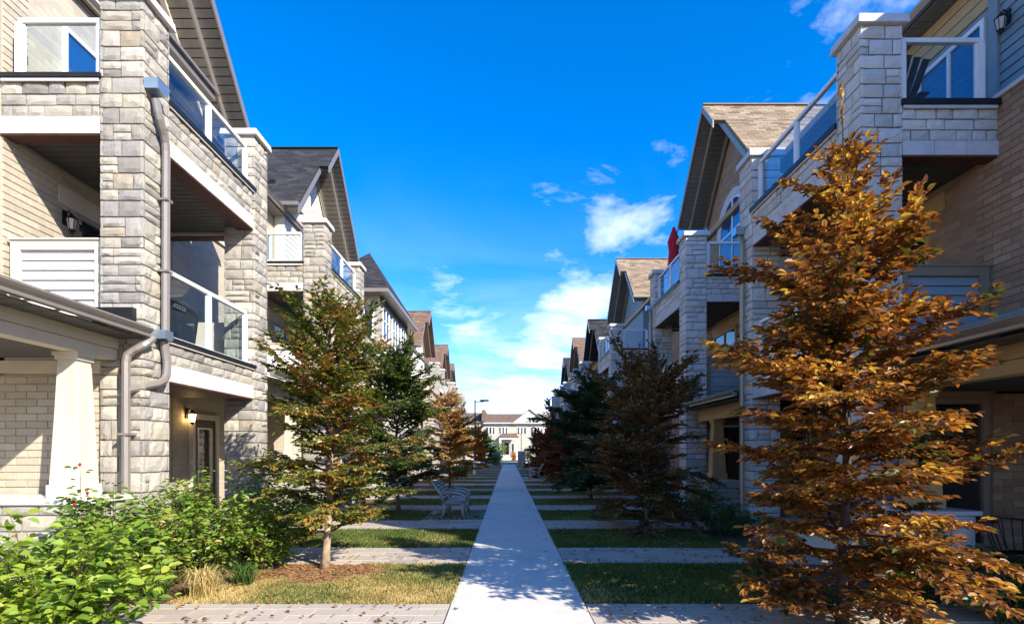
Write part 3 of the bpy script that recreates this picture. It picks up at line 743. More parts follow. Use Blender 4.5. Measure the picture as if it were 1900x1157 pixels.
    # ground floor entry
    ed = W0
    pbox(s, DF + .06, ed, y0 + .3, y1 - .3, -.05, .32).build('entry_floor', 'concrete', h)
    dy0, dy1 = y1 + .72, y1 + 1.62
    dm = MB(); dm.box(s * ed, s * (ed - .08), dy0 - .1, dy0, .33, 2.38); dm.box(s * ed, s * (ed - .08), dy1 - .0, dy1 + .1, .33, 2.38); dm.box(s * ed, s * (ed - .08), dy0 - .1, dy1 + .1, 2.381, 2.5)
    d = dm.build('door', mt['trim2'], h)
    pbox(s, ed - .04, ed - .002, dy0 + .003, dy1 - .003, .33, 2.378).build('door_leaf', 'door', d)
    fm = MB(); a, b = dy0 + .16, dy1 - .16
    for q in ((a, a + .03, .95, 2.2), (b - .03, b, .95, 2.2), (a + .03, b - .03, .95, .98), (a + .03, b - .03, 2.17, 2.2)): fm.box(s * (ed - .041), s * (ed - .055), q[0], q[1], q[2], q[3])
    fm.build('door_light_frame', 'white', d); pbox(s, ed - .041, ed - .046, a + .03, b - .03, .98, 2.17).build('door_light', 'pane', d)
    if detail: MB().lathe((s * (ed - .09), dy0 + .08, 1.3), [(.01, -.03), (.03, -.02), (.03, .02), (.01, .03)], 8).build('door_knob', 'zinc', d)
    if detail: emit('stone', st, mt['stone'], h, limit)
    if gable: gable_roof(h, s, gable, mt, gwall, limit if detail else 0, arch, detail > 0, trim=mt['gutter'], sid=mt.get('sid'))
    if porch_y: porch(h, s, porch_y[0], porch_y[1], H, mt, col_y, limit, wide)
    for z_ in brick_zones:
        pcs = []; ax, fx, u0, u1, za, zb = z_
        if ax == 'p':
            pbox(s, fx - .004, fx + .02, u0, u1, za, zb).build('brick_bed', mt['bmortar'], h)
            running(lambda u, z: (s * (fx - .004), u, z), (0, 1, 0), (-s, 0, 0), u0, u1, za, zb, .29, .1, pcs, .011, .014)
        else:
            pbox(s, u0, u1, fx - .004, fx + .02, za, zb).build('brick_bed', mt['bmortar'], h)
            running(lambda u, z: (s * u, fx - .004, z), (1, 0, 0), (0, -1, 0), u0, u1, za, zb, .29, .1, pcs, .011, .014)
        emit('brick', pcs, mt['brick'], h, max(0, 300 // len(brick_zones)))
    return h
M['roof_far_dark'] = course_mat('far_charcoal_shingles', [(.02, .02, .023), (.05, .05, .054)], (.015, .015, .015), .32, .1, .004)
M['roof_far_tan'] = course_mat('far_tan_shingles', [(.18, .13, .08), (.31, .23, .15)], (.1, .07, .04), .32, .1, .004)
M['roof_far_brown'] = course_mat('far_brown_shingles', [(.13, .085, .06), (.21, .145, .1)], (.08, .05, .04), .32, .1, .004)
ML = dict(stone='stone', mortar='mortar', stone_far='stone_far', brick='brick', bmortar='bmortar', brick_far='brick_far', lintel='lintel', trim='beige', trim2='beige', gutter='gutter', guard='siding_white', guard_trim='beige', wframe='grey_trim', upper='brick_far', roof='shingle_dark', roof_far='roof_far_dark')
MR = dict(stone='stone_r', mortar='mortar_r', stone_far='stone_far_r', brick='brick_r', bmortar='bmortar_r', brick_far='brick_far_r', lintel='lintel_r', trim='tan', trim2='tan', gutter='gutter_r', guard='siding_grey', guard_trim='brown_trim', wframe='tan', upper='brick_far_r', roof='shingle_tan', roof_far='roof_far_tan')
MLb = dict(ML, roof='shingle_brown', roof_far='roof_far_brown')
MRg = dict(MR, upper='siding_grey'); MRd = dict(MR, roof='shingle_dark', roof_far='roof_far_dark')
G = 'townhouses along the footpath'
L1 = townhouse(-1, 'nearest left townhouse with pale stone pillars and a gable running out of the picture', (7.58, 11.43), (7.53, 11.43), HL, dict(ML, sid='siding_beige'),
               (10.15, 3.0, 9.2, 12.4, 6.06, 6.4), 'brick_far', None, 300, (4.0, 7.53), 6.98, 2,
               (('p', 6.86, 7.59, 9.0, 3.3, 5.96), ('n', 7.62, 5.52, 7.6, .9, 2.72), ('p', 6.86, 7.59, 8.0, 6.68, 8.6)), True, True, group=G)
L2 = townhouse(-1, 'second left townhouse with charcoal shingle gable behind the nearest left tree', (11.45, 22.98), (15.0, 19.1), HL, ML,
               (20.0, 2.9, 9.25, 12.45, 6.06, 6.4), 'siding_beige', None, 300, (11.45, 15.0), 14.0, 1, group=G)
R1 = townhouse(1, 'nearest right townhouse of grey stone and brown brick behind the golden tree', (3.0, 11.95), (7.8, 11.9), HR, MRg,
               None, None, None, 300, (4.4, 7.8), 7.36, 2,
               (('p', 6.86, 5.6, 8.2, 3.1, 6.58), ('n', 7.88, 6.8, 8.38, .3, 2.5)), False, True, group=G)
R2 = townhouse(1, 'right townhouse with tan shingle gable and arched window', (11.97, 23.98), (15.5, 19.4), HR, MR,
               (17.5, 2.55, 9.7, 12.45, 6.06, 6.4), 'brick_far_r', (17.4, 1.05, 8.5, 6.75), 300, (11.95, 15.5), 14.5, 1, group=G)
R3 = townhouse(1, 'third right townhouse with tan gable roof seen past the arched window house', (24.0, 35.98), (26.8, 30.6), HR, MR,
               (31.5, 2.9, 9.6, 12.45, 6.06, 6.4), 'siding_grey', None, 0, None, None, 1, group=G)
R4 = townhouse(1, 'fourth right townhouse with dark low gable in the far row', (36.0, 46.98), (38.2, 42.0), HR, MRd,
               (39.5, 2.4, 8.4, 10.9, 5.6, 6.0), 'siding_grey', None, 0, None, None, 0, group=G)
R5 = townhouse(1, 'fifth right townhouse with brown gable near the end of the path', (47.0, 57.48), (49.5, 53.2), HR, dict(MR, roof='shingle_brown', roof_far='roof_far_brown'),
               (53.0, 2.9, 9.5, 12.3, 6.06, 6.4), 'siding_grey', None, 0, None, None, 0, group=G)
R6 = townhouse(1, 'last right townhouse with dark gable at the path end', (57.5, 65.5), (59.5, 63.2), HR, MRd,
               (62.0, 2.7, 9.3, 11.9, 6.06, 6.4), 'siding_grey', None, 0, None, None, 0, group=G)
L4 = townhouse(-1, 'fourth left townhouse with brown shingle gable behind the dark hip roof', (34.02, 47.48), (39.5, 43.3), HL, MLb,
               (44.0, 2.9, 9.5, 12.6, 6.06, 6.4), 'siding_beige', None, 0, None, None, 0, group=G)
L5 = townhouse(-1, 'fifth left townhouse whose brown gable stands behind the orange trees', (47.5, 58.48), (51.0, 54.8), HL, MLb,
               (56.5, 2.9, 9.3, 12.3, 6.06, 6.4), 'siding_beige', None, 0, None, None, 0, group=G)
L6 = townhouse(-1, 'last left townhouse with small brown gable at the path end', (58.5, 65.5), (60.0, 63.5), HL, MLb,
               (63.0, 2.2, 9.0, 11.4, 6.06, 6.4), 'siding_beige', None, 0, None, None, 0, group=G)
# third left house: stone bay under a steep hip roof
h = thing('townhouse', 'third left townhouse with steep dark hip roof over a stone bay', 'townhouse', (-7.5, 28.5, 0), G)
pbox(-1, 6.86, 13.5, 23.0, 34.0, 0, 8.9).build('wall', 'brick_far', h)
pbox(-1, 5.5, 6.86, 24.0, 30.6, 0, 8.3).build('stone_bay', 'stone_far', h)
pbox(-1, 5.46, 5.5, 24.0, 30.6, 2.8, 3.0).build('string_course', 'lintel', h); pbox(-1, 5.46, 5.5, 24.0, 30.6, 5.9, 6.1).build('string_course', 'lintel', h)
for z in (3.7, 6.5):
    for y in (24.5, 26.5, 28.6): window_p(h, -1, 5.5, y, y + 1.3, z, z + 1.5, 'white', 'pane', (.5,), (.6,))
    window_n(h, -6.6, -5.75, 24.0, z, z + 1.5)
pbox(-1, 5.0, 8.7, 23.3, 31.2, 8.3, 8.45).build('soffit', 'gutter', h)
ap = (-6.75, 27.3, 11.3); cs = [(-5.0, 23.3, 8.46), (-8.7, 23.3, 8.46), (-8.7, 31.2, 8.46), (-5.0, 31.2, 8.46)]
MB().add(cs + [ap], [(3, 2, 1, 0), (0, 1, 4), (1, 2, 4), (2, 3, 4), (3, 0, 4)]).build('hip_roof', 'roof_far_dark', h)
MB().slab((-6.86, 23.0, 8.9), (-10.4, 23.0, 11.9), (-10.4, 34.0, 11.9), (-6.86, 34.0, 8.9), .1).slab((-10.4, 23.0, 11.9), (-13.9, 23.0, 8.9), (-13.9, 34.0, 8.9), (-10.4, 34.0, 11.9), .1).build('main_roof', 'roof_far_dark', h)
porch(h, -1, 20.5, 23.9, HL, ML, 22.6, 0)

# ------------------------------------------------------------------ house details
# rain pipes and collector boxes
def pipe(h, pts, r=.055, mat='gutter'):
    q = [Vector(p) for p in pts]; out = [q[0]]
    for a, b, c in zip(q, q[1:], q[2:]):                       # round the elbows
        k = min(.35, .12 / max((b - a).length, .01)), min(.35, .12 / max((c - b).length, .01))
        p0, p1 = b + (a - b) * k[0], b + (c - b) * k[1]
        out += [p0, (p0 + 2 * b + p1) / 4, p1]
    out.append(q[-1])
    return MB().tube(out, r, 8).build('downspout', mat, h)
pipe(L1, [(-4.83, 7.68, 6.5), (-4.80, 7.72, 6.25), (-4.82, 7.9, 6.02), (-4.83, 7.9, 3.3)])
pipe(L1, [(-4.82, 7.60, 3.22), (-4.86, 7.48, 3.10), (-5.06, 7.42, 2.98), (-5.06, 7.42, .05)])
pipe(L1, [(-4.83, 7.86, 3.22), (-4.80, 7.90, 2.95), (-4.80, 7.86, 2.66), (-5.06, 7.42, 2.5)])
MB().prism([(-4.90, 7.55, 6.58), (-4.72, 7.55, 6.58), (-4.72, 7.77, 6.58), (-4.90, 7.77, 6.58)], [(-4.90, 7.52, 6.70), (-4.70, 7.52, 6.70), (-4.70, 7.80, 6.70), (-4.90, 7.80, 6.70)]).build('rain_collector', 'zinc', L1)
MB().box(-4.90, -4.72, 7.72, 7.9, 3.24, 3.36).build('rain_collector', 'zinc', L1)
m = MB()
for z in (5.2, 4.2, 1.9, 1.0):
    if z > 3: m.box(-4.90, -4.765, 7.83, 7.97, z, z + .03)
    else: m.box(-5.13, -4.99, 7.355, 7.53, z, z + .03)
m.build('pipe_bracket', 'gutter', L1)
pipe(R1, [(4.84, 11.75, 6.2), (4.84, 11.6, 6.0), (4.83, 11.6, .1)], .05, 'gutter_r'); MB().box(4.72, 4.9, 11.62, 11.84, 6.18, 6.34).build('rain_collector', 'zinc', R1)
pipe(R2, [(4.84, 19.2, 6.5), (4.84, 19.05, 6.3), (4.83, 19.05, .1)], .05, 'gutter_r'); MB().box(4.72, 4.9, 19.1, 19.32, 6.48, 6.64).build('rain_collector', 'zinc', R2)
# lanterns
lantern(L1, -6.83, 8.62, 5.18, 1); lantern(L2, -6.84, 11.92, 2.4, 1, True); lantern(R1, 7.28, 8.15, 7.9, -1)
lantern(R2, 6.95, 15.75, 8.2, -1); lantern(R2, 6.82, 16.3, 4.9, -1)
# nearest left house: eave return below the gable, sliding door, flashing on the porch roof
pbox(-1, 6.35, 6.97, 9.9, 12.15, 9.26, 9.40).build('eave_return', 'gutter', L1); pbox(-1, 6.28, 6.97, 9.83, 12.22, 9.401, 9.46).build('eave_return', 'gutter', L1)
pbox(-1, 4.99, 5.52, 7.44, 7.525, 3.38, 3.60).build('flashing', 'flash', L1); pbox(1, 4.95, 5.6, 7.70, 7.795, 3.0, 3.2).build('flashing', 'flash', R1)
pbox(-1, 5.5, 7.4, 7.56, 7.618, 2.74, 2.91).build('porch_lintel', 'beige', L1)
window_p(L1, -1, 6.97, 8.75, 10.6, 6.78, 8.35, 'white', 'pane_blue', (.5,))
window_p(L2, -1, 6.97, 18.6, 21.2, 6.9, 8.6, 'white', 'pane', (.33, .66))
MB().box(-9.4, -9.2, 18.9, 19.2, 11.2, 11.5).build('roof_vent', 'flash', L2); MB().box(-7.7, -7.5, 18.0, 18.2, 10.25, 10.4).build('roof_vent', 'flash', L2)
# nearest right house: door and window in the porch, horizontal siding and corner board on the top floor
window_n(R1, 5.75, 6.72, 7.9, .33, 2.42, 'gutter_r', 'pane', (), .07, .06, 'glazed_door')
pbox(1, 5.5, 8.4, 7.9, 8.1, 0, 3.0).build('porch_back_wall', 'brick_far_r', R1)
pbox(1, 7.24, 7.3, 8.3, 8.46, 6.67, 9.0).build('corner_board', 'siding_grey', R1)
z = 6.69
while z < 8.9:
    MB().prism([(7.3, 5.2, z), (7.27, 5.2, z), (7.292, 5.2, z + .14), (7.3, 5.2, z + .14)], [(7.3, 8.295, z), (7.27, 8.295, z), (7.292, 8.295, z + .14), (7.3, 8.295, z + .14)]).build('siding_board', 'siding_grey', R1); z += .145
# back walls of the left porches
pbox(-1, 5.5, 8.4, 7.63, 7.8, 0, 3.0).build('porch_back_wall', 'brick_far', L1)
pbox(-1, 8.4, 13.5, 3.0, 7.575, 0, 9.0).build('side_wall', 'brick_far', L1)
pbox(-1, 5.5, 8.4, 15.1, 15.25, 0, 3.0).build('porch_back_wall', 'brick_far', L2); pbox(1, 5.5, 8.4, 15.6, 15.75, 0, 2.9).build('porch_back_wall', 'brick_far_r', R2)
window_n(R2, 5.9, 6.7, 15.6, .4, 2.4, 'white', 'pane', (), .06, .05, 'glazed_door')

# ------------------------------------------------------------------ foliage
PAL = {
 'gold': [(.06, .085, .013), (.12, .11, .018), (.11, .045, .016), (.17, .065, .02), (.26, .10, .026), (.36, .155, .034), (.46, .25, .045), (.56, .40, .07)],
 'greenbrown': [(.022, .042, .009), (.04, .075, .012), (.075, .115, .017), (.16, .185, .026), (.27, .21, .035), (.36, .165, .04), (.32, .11, .03)],
 'green': [(.018, .040, .010), (.036, .07, .015), (.065, .11, .02), (.15, .18, .03), (.09, .13, .024)],
 'bronze': [(.05, .045, .02), (.12, .065, .03), (.19, .095, .04), (.08, .10, .03), (.40, .20, .07), (.20, .10, .05)],
 'darkgreen': [(.025, .05, .022), (.045, .085, .032), (.07, .11, .036), (.11, .14, .04)],
 'amber': [(.22, .11, .03), (.38, .18, .05), (.46, .27, .08), (.30, .22, .05), (.50, .36, .13)],
 'orange': [(.36, .10, .015), (.48, .17, .02), (.55, .24, .03), (.40, .12, .02)],
 'russet': [(.13, .045, .026), (.22, .075, .035), (.29, .11, .045), (.16, .075, .03)],
 'shrub': [(.03, .075, .010), (.06, .13, .014), (.11, .20, .02), (.18, .28, .03), (.25, .30, .05), (.38, .30, .07)],
 'shrubdark': [(.02, .06, .012), (.035, .09, .016), (.06, .13, .02), (.09, .15, .025)],
 'limeleaf': [(.05, .11, .012), (.10, .18, .018), (.18, .28, .025), (.27, .36, .04), (.36, .40, .06)],
}
for k, c in PAL.items(): M['leaf_' + k] = leaf_mat('leaf_' + k, c, .36 if k == 'gold' else .28 if k not in ('darkgreen', 'bronze') else .2, 1.5, .36 if k in ('gold', 'bronze', 'greenbrown') else .45)
def leaf_verts(p, d, up, L, w, fold=.22, curl=.15):
    """one leaf: two halves folded along the midrib"""
    sd = d.cross(up)
    if sd.length < 1e-4: sd = Vector((1, 0, 0))
    sd.normalize(); n = sd.cross(d)
    a = p; tip = p + d * L - n * (curl * L)
    l1, l2 = p + d * (.28 * L) + sd * (.42 * w) + n * (fold * w), p + d * (.68 * L) + sd * (.40 * w) + n * (fold * w - curl * .4 * L)
    r1, r2 = p + d * (.28 * L) - sd * (.42 * w) + n * (fold * w), p + d * (.68 * L) - sd * (.40 * w) + n * (fold * w - curl * .4 * L)
    return a, l1, l2, tip, r2, r1
LEAF_F = [(0, 1, 2, 3), (0, 3, 4, 5)]
_m = MB(); _m.add(leaf_verts(Vector((0, 0, 0)), Vector((1, 0, 0)), Vector((0, 0, 1)), 1.0, .62), LEAF_F)
LEAF_MESH = {}
def leaf_obj_mesh(mat):
    if mat not in LEAF_MESH: LEAF_MESH[mat] = _m.mesh('leaf', mat, False, False)
    return LEAF_MESH[mat]
def foliage(parent, leaves, mat, limit, ratio=.62, nm='crown'):
    """leaves: (point, direction, up, length); the ones that show largest are leaves of their own"""
    idx = list(range(len(leaves))); own = set()
    if limit:
        sc = []
        for i, (p, d, u, L) in enumerate(leaves):
            q = project(p)
            if q and 0 < q[0] < 1900 and 0 < q[1] < 1157:
                v = Vector((0, 0, EYE)) - p; sc.append((L * abs(u.dot(v.normalized())) / v.length_squared, i))
        sc.sort(reverse=True); own = {i for _, i in sc[:limit]}
    inv = Matrix.Translation(-ORG[parent.name])
    m = MB()
    for i in idx:
        p, d, u, L = leaves[i]
        if i in own:
            o = bpy.data.objects.new('leaf', leaf_obj_mesh(mat)); COL.objects.link(o); o.parent = parent; o.matrix_parent_inverse = inv
            sd = u.cross(d).normalized(); n = d.cross(sd)
            o.matrix_basis = Matrix(((d.x * L, sd.x * L, n.x * L, p.x), (d.y * L, sd.y * L, n.y * L, p.y), (d.z * L, sd.z * L, n.z * L, p.z), (0, 0, 0, 1)))
        else: m.add(leaf_verts(p, d, u, L, ratio * L), LEAF_F)
    if m.v: stuff(m.build(nm, mat, parent, fix=False))
def tree(label, base, H, Rad, zb, nb, leaf, pal, seed, limit=0, bark='bark', dens=1.0, trunk_r=.05, top=1.0, fork=False, group='young trees on the lawns beside the footpath', fullness=1.0, tw_n=1.0, el0=14, oval=3.6, slim=0):
    r = random.Random(seed); b = Vector((base[0], base[1], 0)); t = thing('tree', label, 'tree', b, group)
    lean = Vector((r.uniform(-.04, .04), r.uniform(-.04, .04), 0))
    def axis(z): return b + lean * z + Vector((.03 * math.sin(z * 2.1 + seed), .03 * math.cos(z * 1.7 + seed), z))
    zs = [H * i / 14 for i in range(15)]
    rad = [trunk_r * (1 - .93 * (z / H)) * (1.35 if i == 0 else 1) for i, z in enumerate(zs)]
    MB().tube([axis(z) for z in zs], rad, 9).build('trunk', bark, t, smooth=True)
    bm = MB(); leaves = []
    def shoot(p, d, L, rr, lv, droop=0.0):
        n = max(3, int(L / .09)); pts = [p]; q = p.copy(); dd = d.copy()
        for i in range(n):
            dd = (dd + Vector((r.gauss(0, .09), r.gauss(0, .09), r.gauss(0, .05) + droop))).normalized(); q = q + dd * (L / n); pts.append(q.copy())
        bm.tube(pts, [rr * (1 - .85 * i / n) for i in range(n + 1)], 5 if lv == 0 else 3, False)
        return pts
    def put(pts, k0, step):
        acc = 0; side = 1
        for i in range(1, len(pts)):
            seg = pts[i] - pts[i - 1]; L = seg.length; acc += L
            if i < k0: continue
            dd = seg.normalized()
            while acc > 0:
                acc -= step / dens
                if r.random() > fullness: continue
                p = pts[i - 1] + seg * r.random(); a = r.uniform(.4, 1.15) * side; side = -side
                c, s_ = math.cos(a), math.sin(a); h2 = Vector((dd.x * c - dd.y * s_, dd.x * s_ + dd.y * c, dd.z * .6 + r.gauss(-.08, .2))).normalized()
                up = Vector((r.gauss(0, .38), r.gauss(0, .38), 1)).normalized()
                leaves.append((p, h2, up, leaf * r.uniform(.65, 1.2)))
        dd = (pts[-1] - pts[-2]).normalized(); leaves.append((pts[-1], dd, Vector((r.gauss(0, .3), r.gauss(0, .3), 1)).normalized(), leaf))
    az = r.uniform(0, 6.28)
    for i in range(nb):
        f = (i + r.uniform(-.3, .3)) / nb; f = min(max(f, 0), .985); z = zb + (H - zb) * f * .9
        prof = min(1, .72 + 3 * f) * (1 - f ** oval) ** .9 * (1 - (.3 if oval < 3 else .12) * f) + .05
        if slim and f > .45: prof *= 1 - slim * (f - .45)
        el = R(el0 + 38 * f + r.uniform(-13, 14))
        L = Rad * prof * r.uniform(.45, 1.16) / max(.62, math.cos(el))
        if r.random() < .10: L *= 1.22
        az += 2.4 + r.uniform(-.6, .6)
        d = Vector((math.cos(az) * math.cos(el), math.sin(az) * math.cos(el), math.sin(el)))
        pts = shoot(axis(z), d, L, .011 + .008 * L, 0, -.03 if f < .5 else -.012)
        put(pts, max(1, int(len(pts) * .3)), .035)
        nt = int(L / .052 * tw_n * (1.0 if f < .62 else 1 - 2.0 * (f - .62))) + 1; side = 1
        for j in range(nt):
            k = .22 + .74 * (j + r.random() * .6) / max(1, nt); ii = min(len(pts) - 2, int(k * (len(pts) - 1))); p = pts[ii]; dd = (pts[ii + 1] - p).normalized()
            a = side * r.uniform(.6, 1.15); side = -side; c, s_ = math.cos(a), math.sin(a)
            d2 = Vector((dd.x * c - dd.y * s_, dd.x * s_ + dd.y * c, dd.z * .5 + r.gauss(.02, .13))).normalized()
            L2 = L * r.uniform(.2, .44) * (1.12 - k) + .09
            tw = shoot(p, d2, L2, .004, 1, -.01); put(tw, 1, .024)
    put([axis(z) for z in np.linspace(H * .8, H * top, 9)], 1, .05)
    bm.build('branches', 'twig', t, fix=False)
    foliage(t, leaves, 'leaf_' + pal, limit); return t, len(leaves)
cnt = []
cnt.append(tree('large golden bronze tree at the right front, nearest of all trees', (3.22, 5.35), 5.15, 1.32, .12, 112, .08, 'gold', 11, 300, 'twig', 1.0, .05, oval=3.05, slim=.95)[1])
cnt.append(tree('green and russet layered tree on the dry lawn, nearest on the left', (-2.60, 8.04), 4.2, 1.14, .5, 98, .074, 'greenbrown', 5, 300, 'bark_pale', 1.0, .06)[1])
cnt.append(tree('slender dark green tree on the left beside the bench', (-3.00, 15.2), 4.75, 1.5, .5, 96, .088, 'green', 8, 300, 'bark', .85, .055)[1])
cnt.append(tree('pale amber tree on the left beyond the bench, before the lamp post', (-2.45, 23.6), 4.5, 1.3, .4, 64, .11, 'amber', 9, 0, 'bark', .7)[1])
cnt.append(tree('bright orange tree on the left beyond the lamp post', (-2.45, 41.0), 3.7, 1.1, .4, 44, .15, 'orange', 12, 0, 'bark', .6)[1])
cnt.append(tree('brownish amber tree on the left between pale amber and orange trees', (-2.9, 31.5), 4.0, 1.0, .6, 40, .14, 'amber', 13, 0, 'bark', .6)[1])
cnt.append(tree('dark bronze tree on the right, second from the front', (2.85, 11.6), 3.85, 1.36, .2, 110, .082, 'bronze', 21, 300, 'bark', 1.0, .05)[1])
cnt.append(tree('dark green bushy tree on the right, third from the front', (2.85, 19.3), 4.4, 1.55, .3, 84, .12, 'darkgreen', 22, 0, 'bark', .95)[1])
cnt.append(tree('russet tree on the right behind the dark green one', (2.7, 27.2), 3.6, 1.4, .35, 54, .14, 'russet', 23, 0, 'bark', .75)[1])
cnt.append(tree('smaller russet tree on the right near the far benches', (2.6, 34.5), 3.3, 1.5, .35, 48, .16, 'russet', 24, 0, 'bark', .65)[1])
cnt.append(tree('dark brown tree on the right, last before the end of the path', (2.6, 43.0), 3.2, 1.3, .3, 38, .18, 'bronze', 25, 0, 'bark', .6)[1])
cnt.append(tree('small green tree left of the path end before the far houses', (-2.3, 56.0), 3.4, 1.1, .4, 34, .18, 'shrubdark', 26, 0, 'bark', .6)[1])
cnt.append(tree('thin bare topped tree behind the lamp post on the left', (-3.1, 36.0), 5.4, .9, 1.2, 30, .11, 'green', 27, 0, 'bark', .35, .04, 1, False, 'young trees on the lawns beside the footpath', .6)[1])

TIPS = {}
def shrub(label, base, rx, ry, h, ns, leaf, pal, seed, limit=0, per=26, group='shrubs in the planting beds', ratio=.62, tall=False):
    r = random.Random(seed); b = Vector((base[0], base[1], 0)); t = thing('shrub', label, 'shrub', b, group); sm = MB(); lv = []; tips = []
    for i in range(ns):
        a = r.uniform(0, 6.28); q = math.sqrt(r.random()); dx, dy = math.cos(a) * rx * q, math.sin(a) * ry * q
        hh = h * (1.0 - .45 * q * q) * (r.uniform(.62, 1.08) if not tall else r.uniform(.9, 1.1)); p0 = b + Vector((dx * .35, dy * .35, 0)); p2 = b + Vector((dx, dy, hh)); p1 = b + Vector((dx * .5, dy * .5, hh * .75))
        pts = [p0 * (1 - k) ** 2 + p1 * 2 * k * (1 - k) + p2 * k * k for k in [j / 8 for j in range(9)]]
        sm.tube(pts, [.007 * (1 - .7 * j / 8) for j in range(9)], 4, False); tips.append(p2)
        for j in range(per):
            k = 1 - .82 * r.random() ** 1.15; ii = min(7, int(k * 8)); p = pts[ii] + (pts[ii + 1] - pts[ii]) * r.random()
            a2 = r.uniform(0, 6.28); d = Vector((math.cos(a2), math.sin(a2), r.gauss(.08, .3))).normalized()
            p = p + d * r.uniform(.01, .11) * (leaf / .08)
            up = Vector((r.gauss(0, .42), r.gauss(0, .42) - .15, 1)).normalized(); lv.append((p, d, up, leaf * r.uniform(.6, 1.2)))
    TIPS[label] = tips; sm.build('stems', 'twig', t, fix=False); foliage(t, lv, 'leaf_' + pal, limit, ratio, 'foliage'); return t
shrub('big leaved lime green shrub filling the bottom left corner', (-3.95, 4.75), 1.05, .8, 1.18, 76, .105, 'limeleaf', 31, 300, 34, ratio=.72)
shrub('bright green shrub before the porch pier on the left', (-4.45, 6.3), .9, .6, 1.28, 70, .085, 'shrub', 32, 300, 50)
shrub('bright green shrub before the stone pillar and front door on the left', (-4.1, 7.3), 1.0, .7, 1.42, 80, .08, 'shrub', 33, 300, 52)
shrub('green shrub under the left branches of the russet tree', (-3.9, 8.75), .85, .75, 1.35, 56, .085, 'shrub', 34, 200, 42)
shrub('leafy green shrub between the pillar and the russet tree, behind the grass', (-3.35, 7.9), .5, .4, 1.0, 40, .075, 'shrub', 44, 200, 44)
shrub('tall thin rose stem with red tip before the tapered column', (-4.62, 6.1), .10, .10, 1.62, 5, .075, 'shrub', 35, 0, 30, tall=True)
shrub('deep green shrub on the right behind the golden tree', (4.35, 11.2), .7, .7, .75, 36, .07, 'shrubdark', 36, 150, 36)
shrub('dark green shrub in the bottom right corner', (5.0, 5.5), .8, .5, .72, 40, .07, 'shrubdark', 37, 200, 36)
shrub('dark green shrub hiding the stone porch pier behind the golden tree', (4.75, 6.35), .8, .5, .95, 46, .07, 'shrubdark', 43, 200, 40)
shrub('yellow green bush before the tan porch column of the second right house', (4.6, 13.3), .45, .45, 1.35, 26, .075, 'shrub', 38, 120, 36)
shrub('low dark shrub at the foot of the bronze tree on the right', (4.2, 14.6), .9, .6, .8, 34, .08, 'shrubdark', 39, 0, 34)
shrub('small green shrub by the left gate pier at the path end', (-1.6, 64.2), .8, .6, 1.7, 26, .18, 'shrub', 40, 0, 26)
shrub('low green shrub by the house wall left of the bench', (-4.5, 12.4), .7, .8, .8, 36, .08, 'shrubdark', 41, 100, 34)
shrub('dark shrub bed right of the far benches', (3.3, 50), 1.3, 2.2, 1.6, 40, .18, 'russet', 42, 0, 26)
# red rose hips at the tip of the tall stem
m = MB()
for p in TIPS['tall thin rose stem with red tip before the tapered column'][:3]: m.lathe(p, [(.004, -.02), (.016, -.008), (.016, .008), (.005, .02)], 8)
tag(m.build('rose_hips', 'red'), 'tiny red rose hips on the shrub stems by the tapered column', 'rose hips')
def grass_clump(label, base, h, n, seed, mat):
    r = random.Random(seed); t = thing('ornamental_grass', label, 'grass clump', (*base, 0), 'grass clumps at the bed edge'); m = MB()
    for i in range(n):
        a = r.uniform(0, 6.28); L = h * r.uniform(.6, 1.1); o = r.uniform(.3, .95) * L; p = Vector((base[0] + r.gauss(0, .05), base[1] + r.gauss(0, .05), .01)); d = Vector((math.cos(a), math.sin(a), 0)); sd = Vector((-d.y, d.x, 0)) * .005
        c = [p, p + d * o * .3 + Vector((0, 0, L * .6)), p + d * o * .7 + Vector((0, 0, L * .75)), p + d * o + Vector((0, 0, L * .55))]
        m.add([c[0] - sd, c[0] + sd, c[1] - sd, c[1] + sd, c[2] - sd * .7, c[2] + sd * .7, c[3]], [(0, 1, 3, 2), (2, 3, 5, 4), (4, 5, 6)])
    stuff(m.build('blades', mat, t, fix=False)); return t
grass_clump('tufted yellow green grass clump beside the pavers, front of the bed', (-3.55, 6.45), .42, 260, 51, 'grass_dry')
grass_clump('green grass clump at the foot of the shrubs on the left', (-3.95, 6.3), .38, 220, 52, 'grass')
grass_clump('grass clump nearest the mulch ring of the left tree', (-3.3, 7.0), .34, 220, 53, 'grass')
# fallen leaves
m = MB()
for i in range(1800):
    s = rnd.choice((-1, 1, 1)); yy = 5 + 25 * rnd.random() ** 2; x = s * rnd.uniform(.5, 4.2)
    if abs(x) < 1 and rnd.random() < .75: continue
    a = rnd.uniform(0, 6.28); m.add(leaf_verts(Vector((x, yy, .045 + .02 * rnd.random())), Vector((math.cos(a), math.sin(a), rnd.gauss(0, .15))).normalized(), Vector((rnd.gauss(0, .3), rnd.gauss(0, .3), 1)).normalized(), rnd.uniform(.04, .075), .04), LEAF_F)
M['fallen'] = leaf_mat('fallen_leaf', [(.10, .05, .02), (.22, .11, .04), (.33, .20, .08), (.16, .08, .03)], .1, 3)
tag(stuff(m.build('fallen_leaves', 'fallen', fix=False)), 'brown fallen leaves scattered on lawns and pavers', 'fallen leaves')

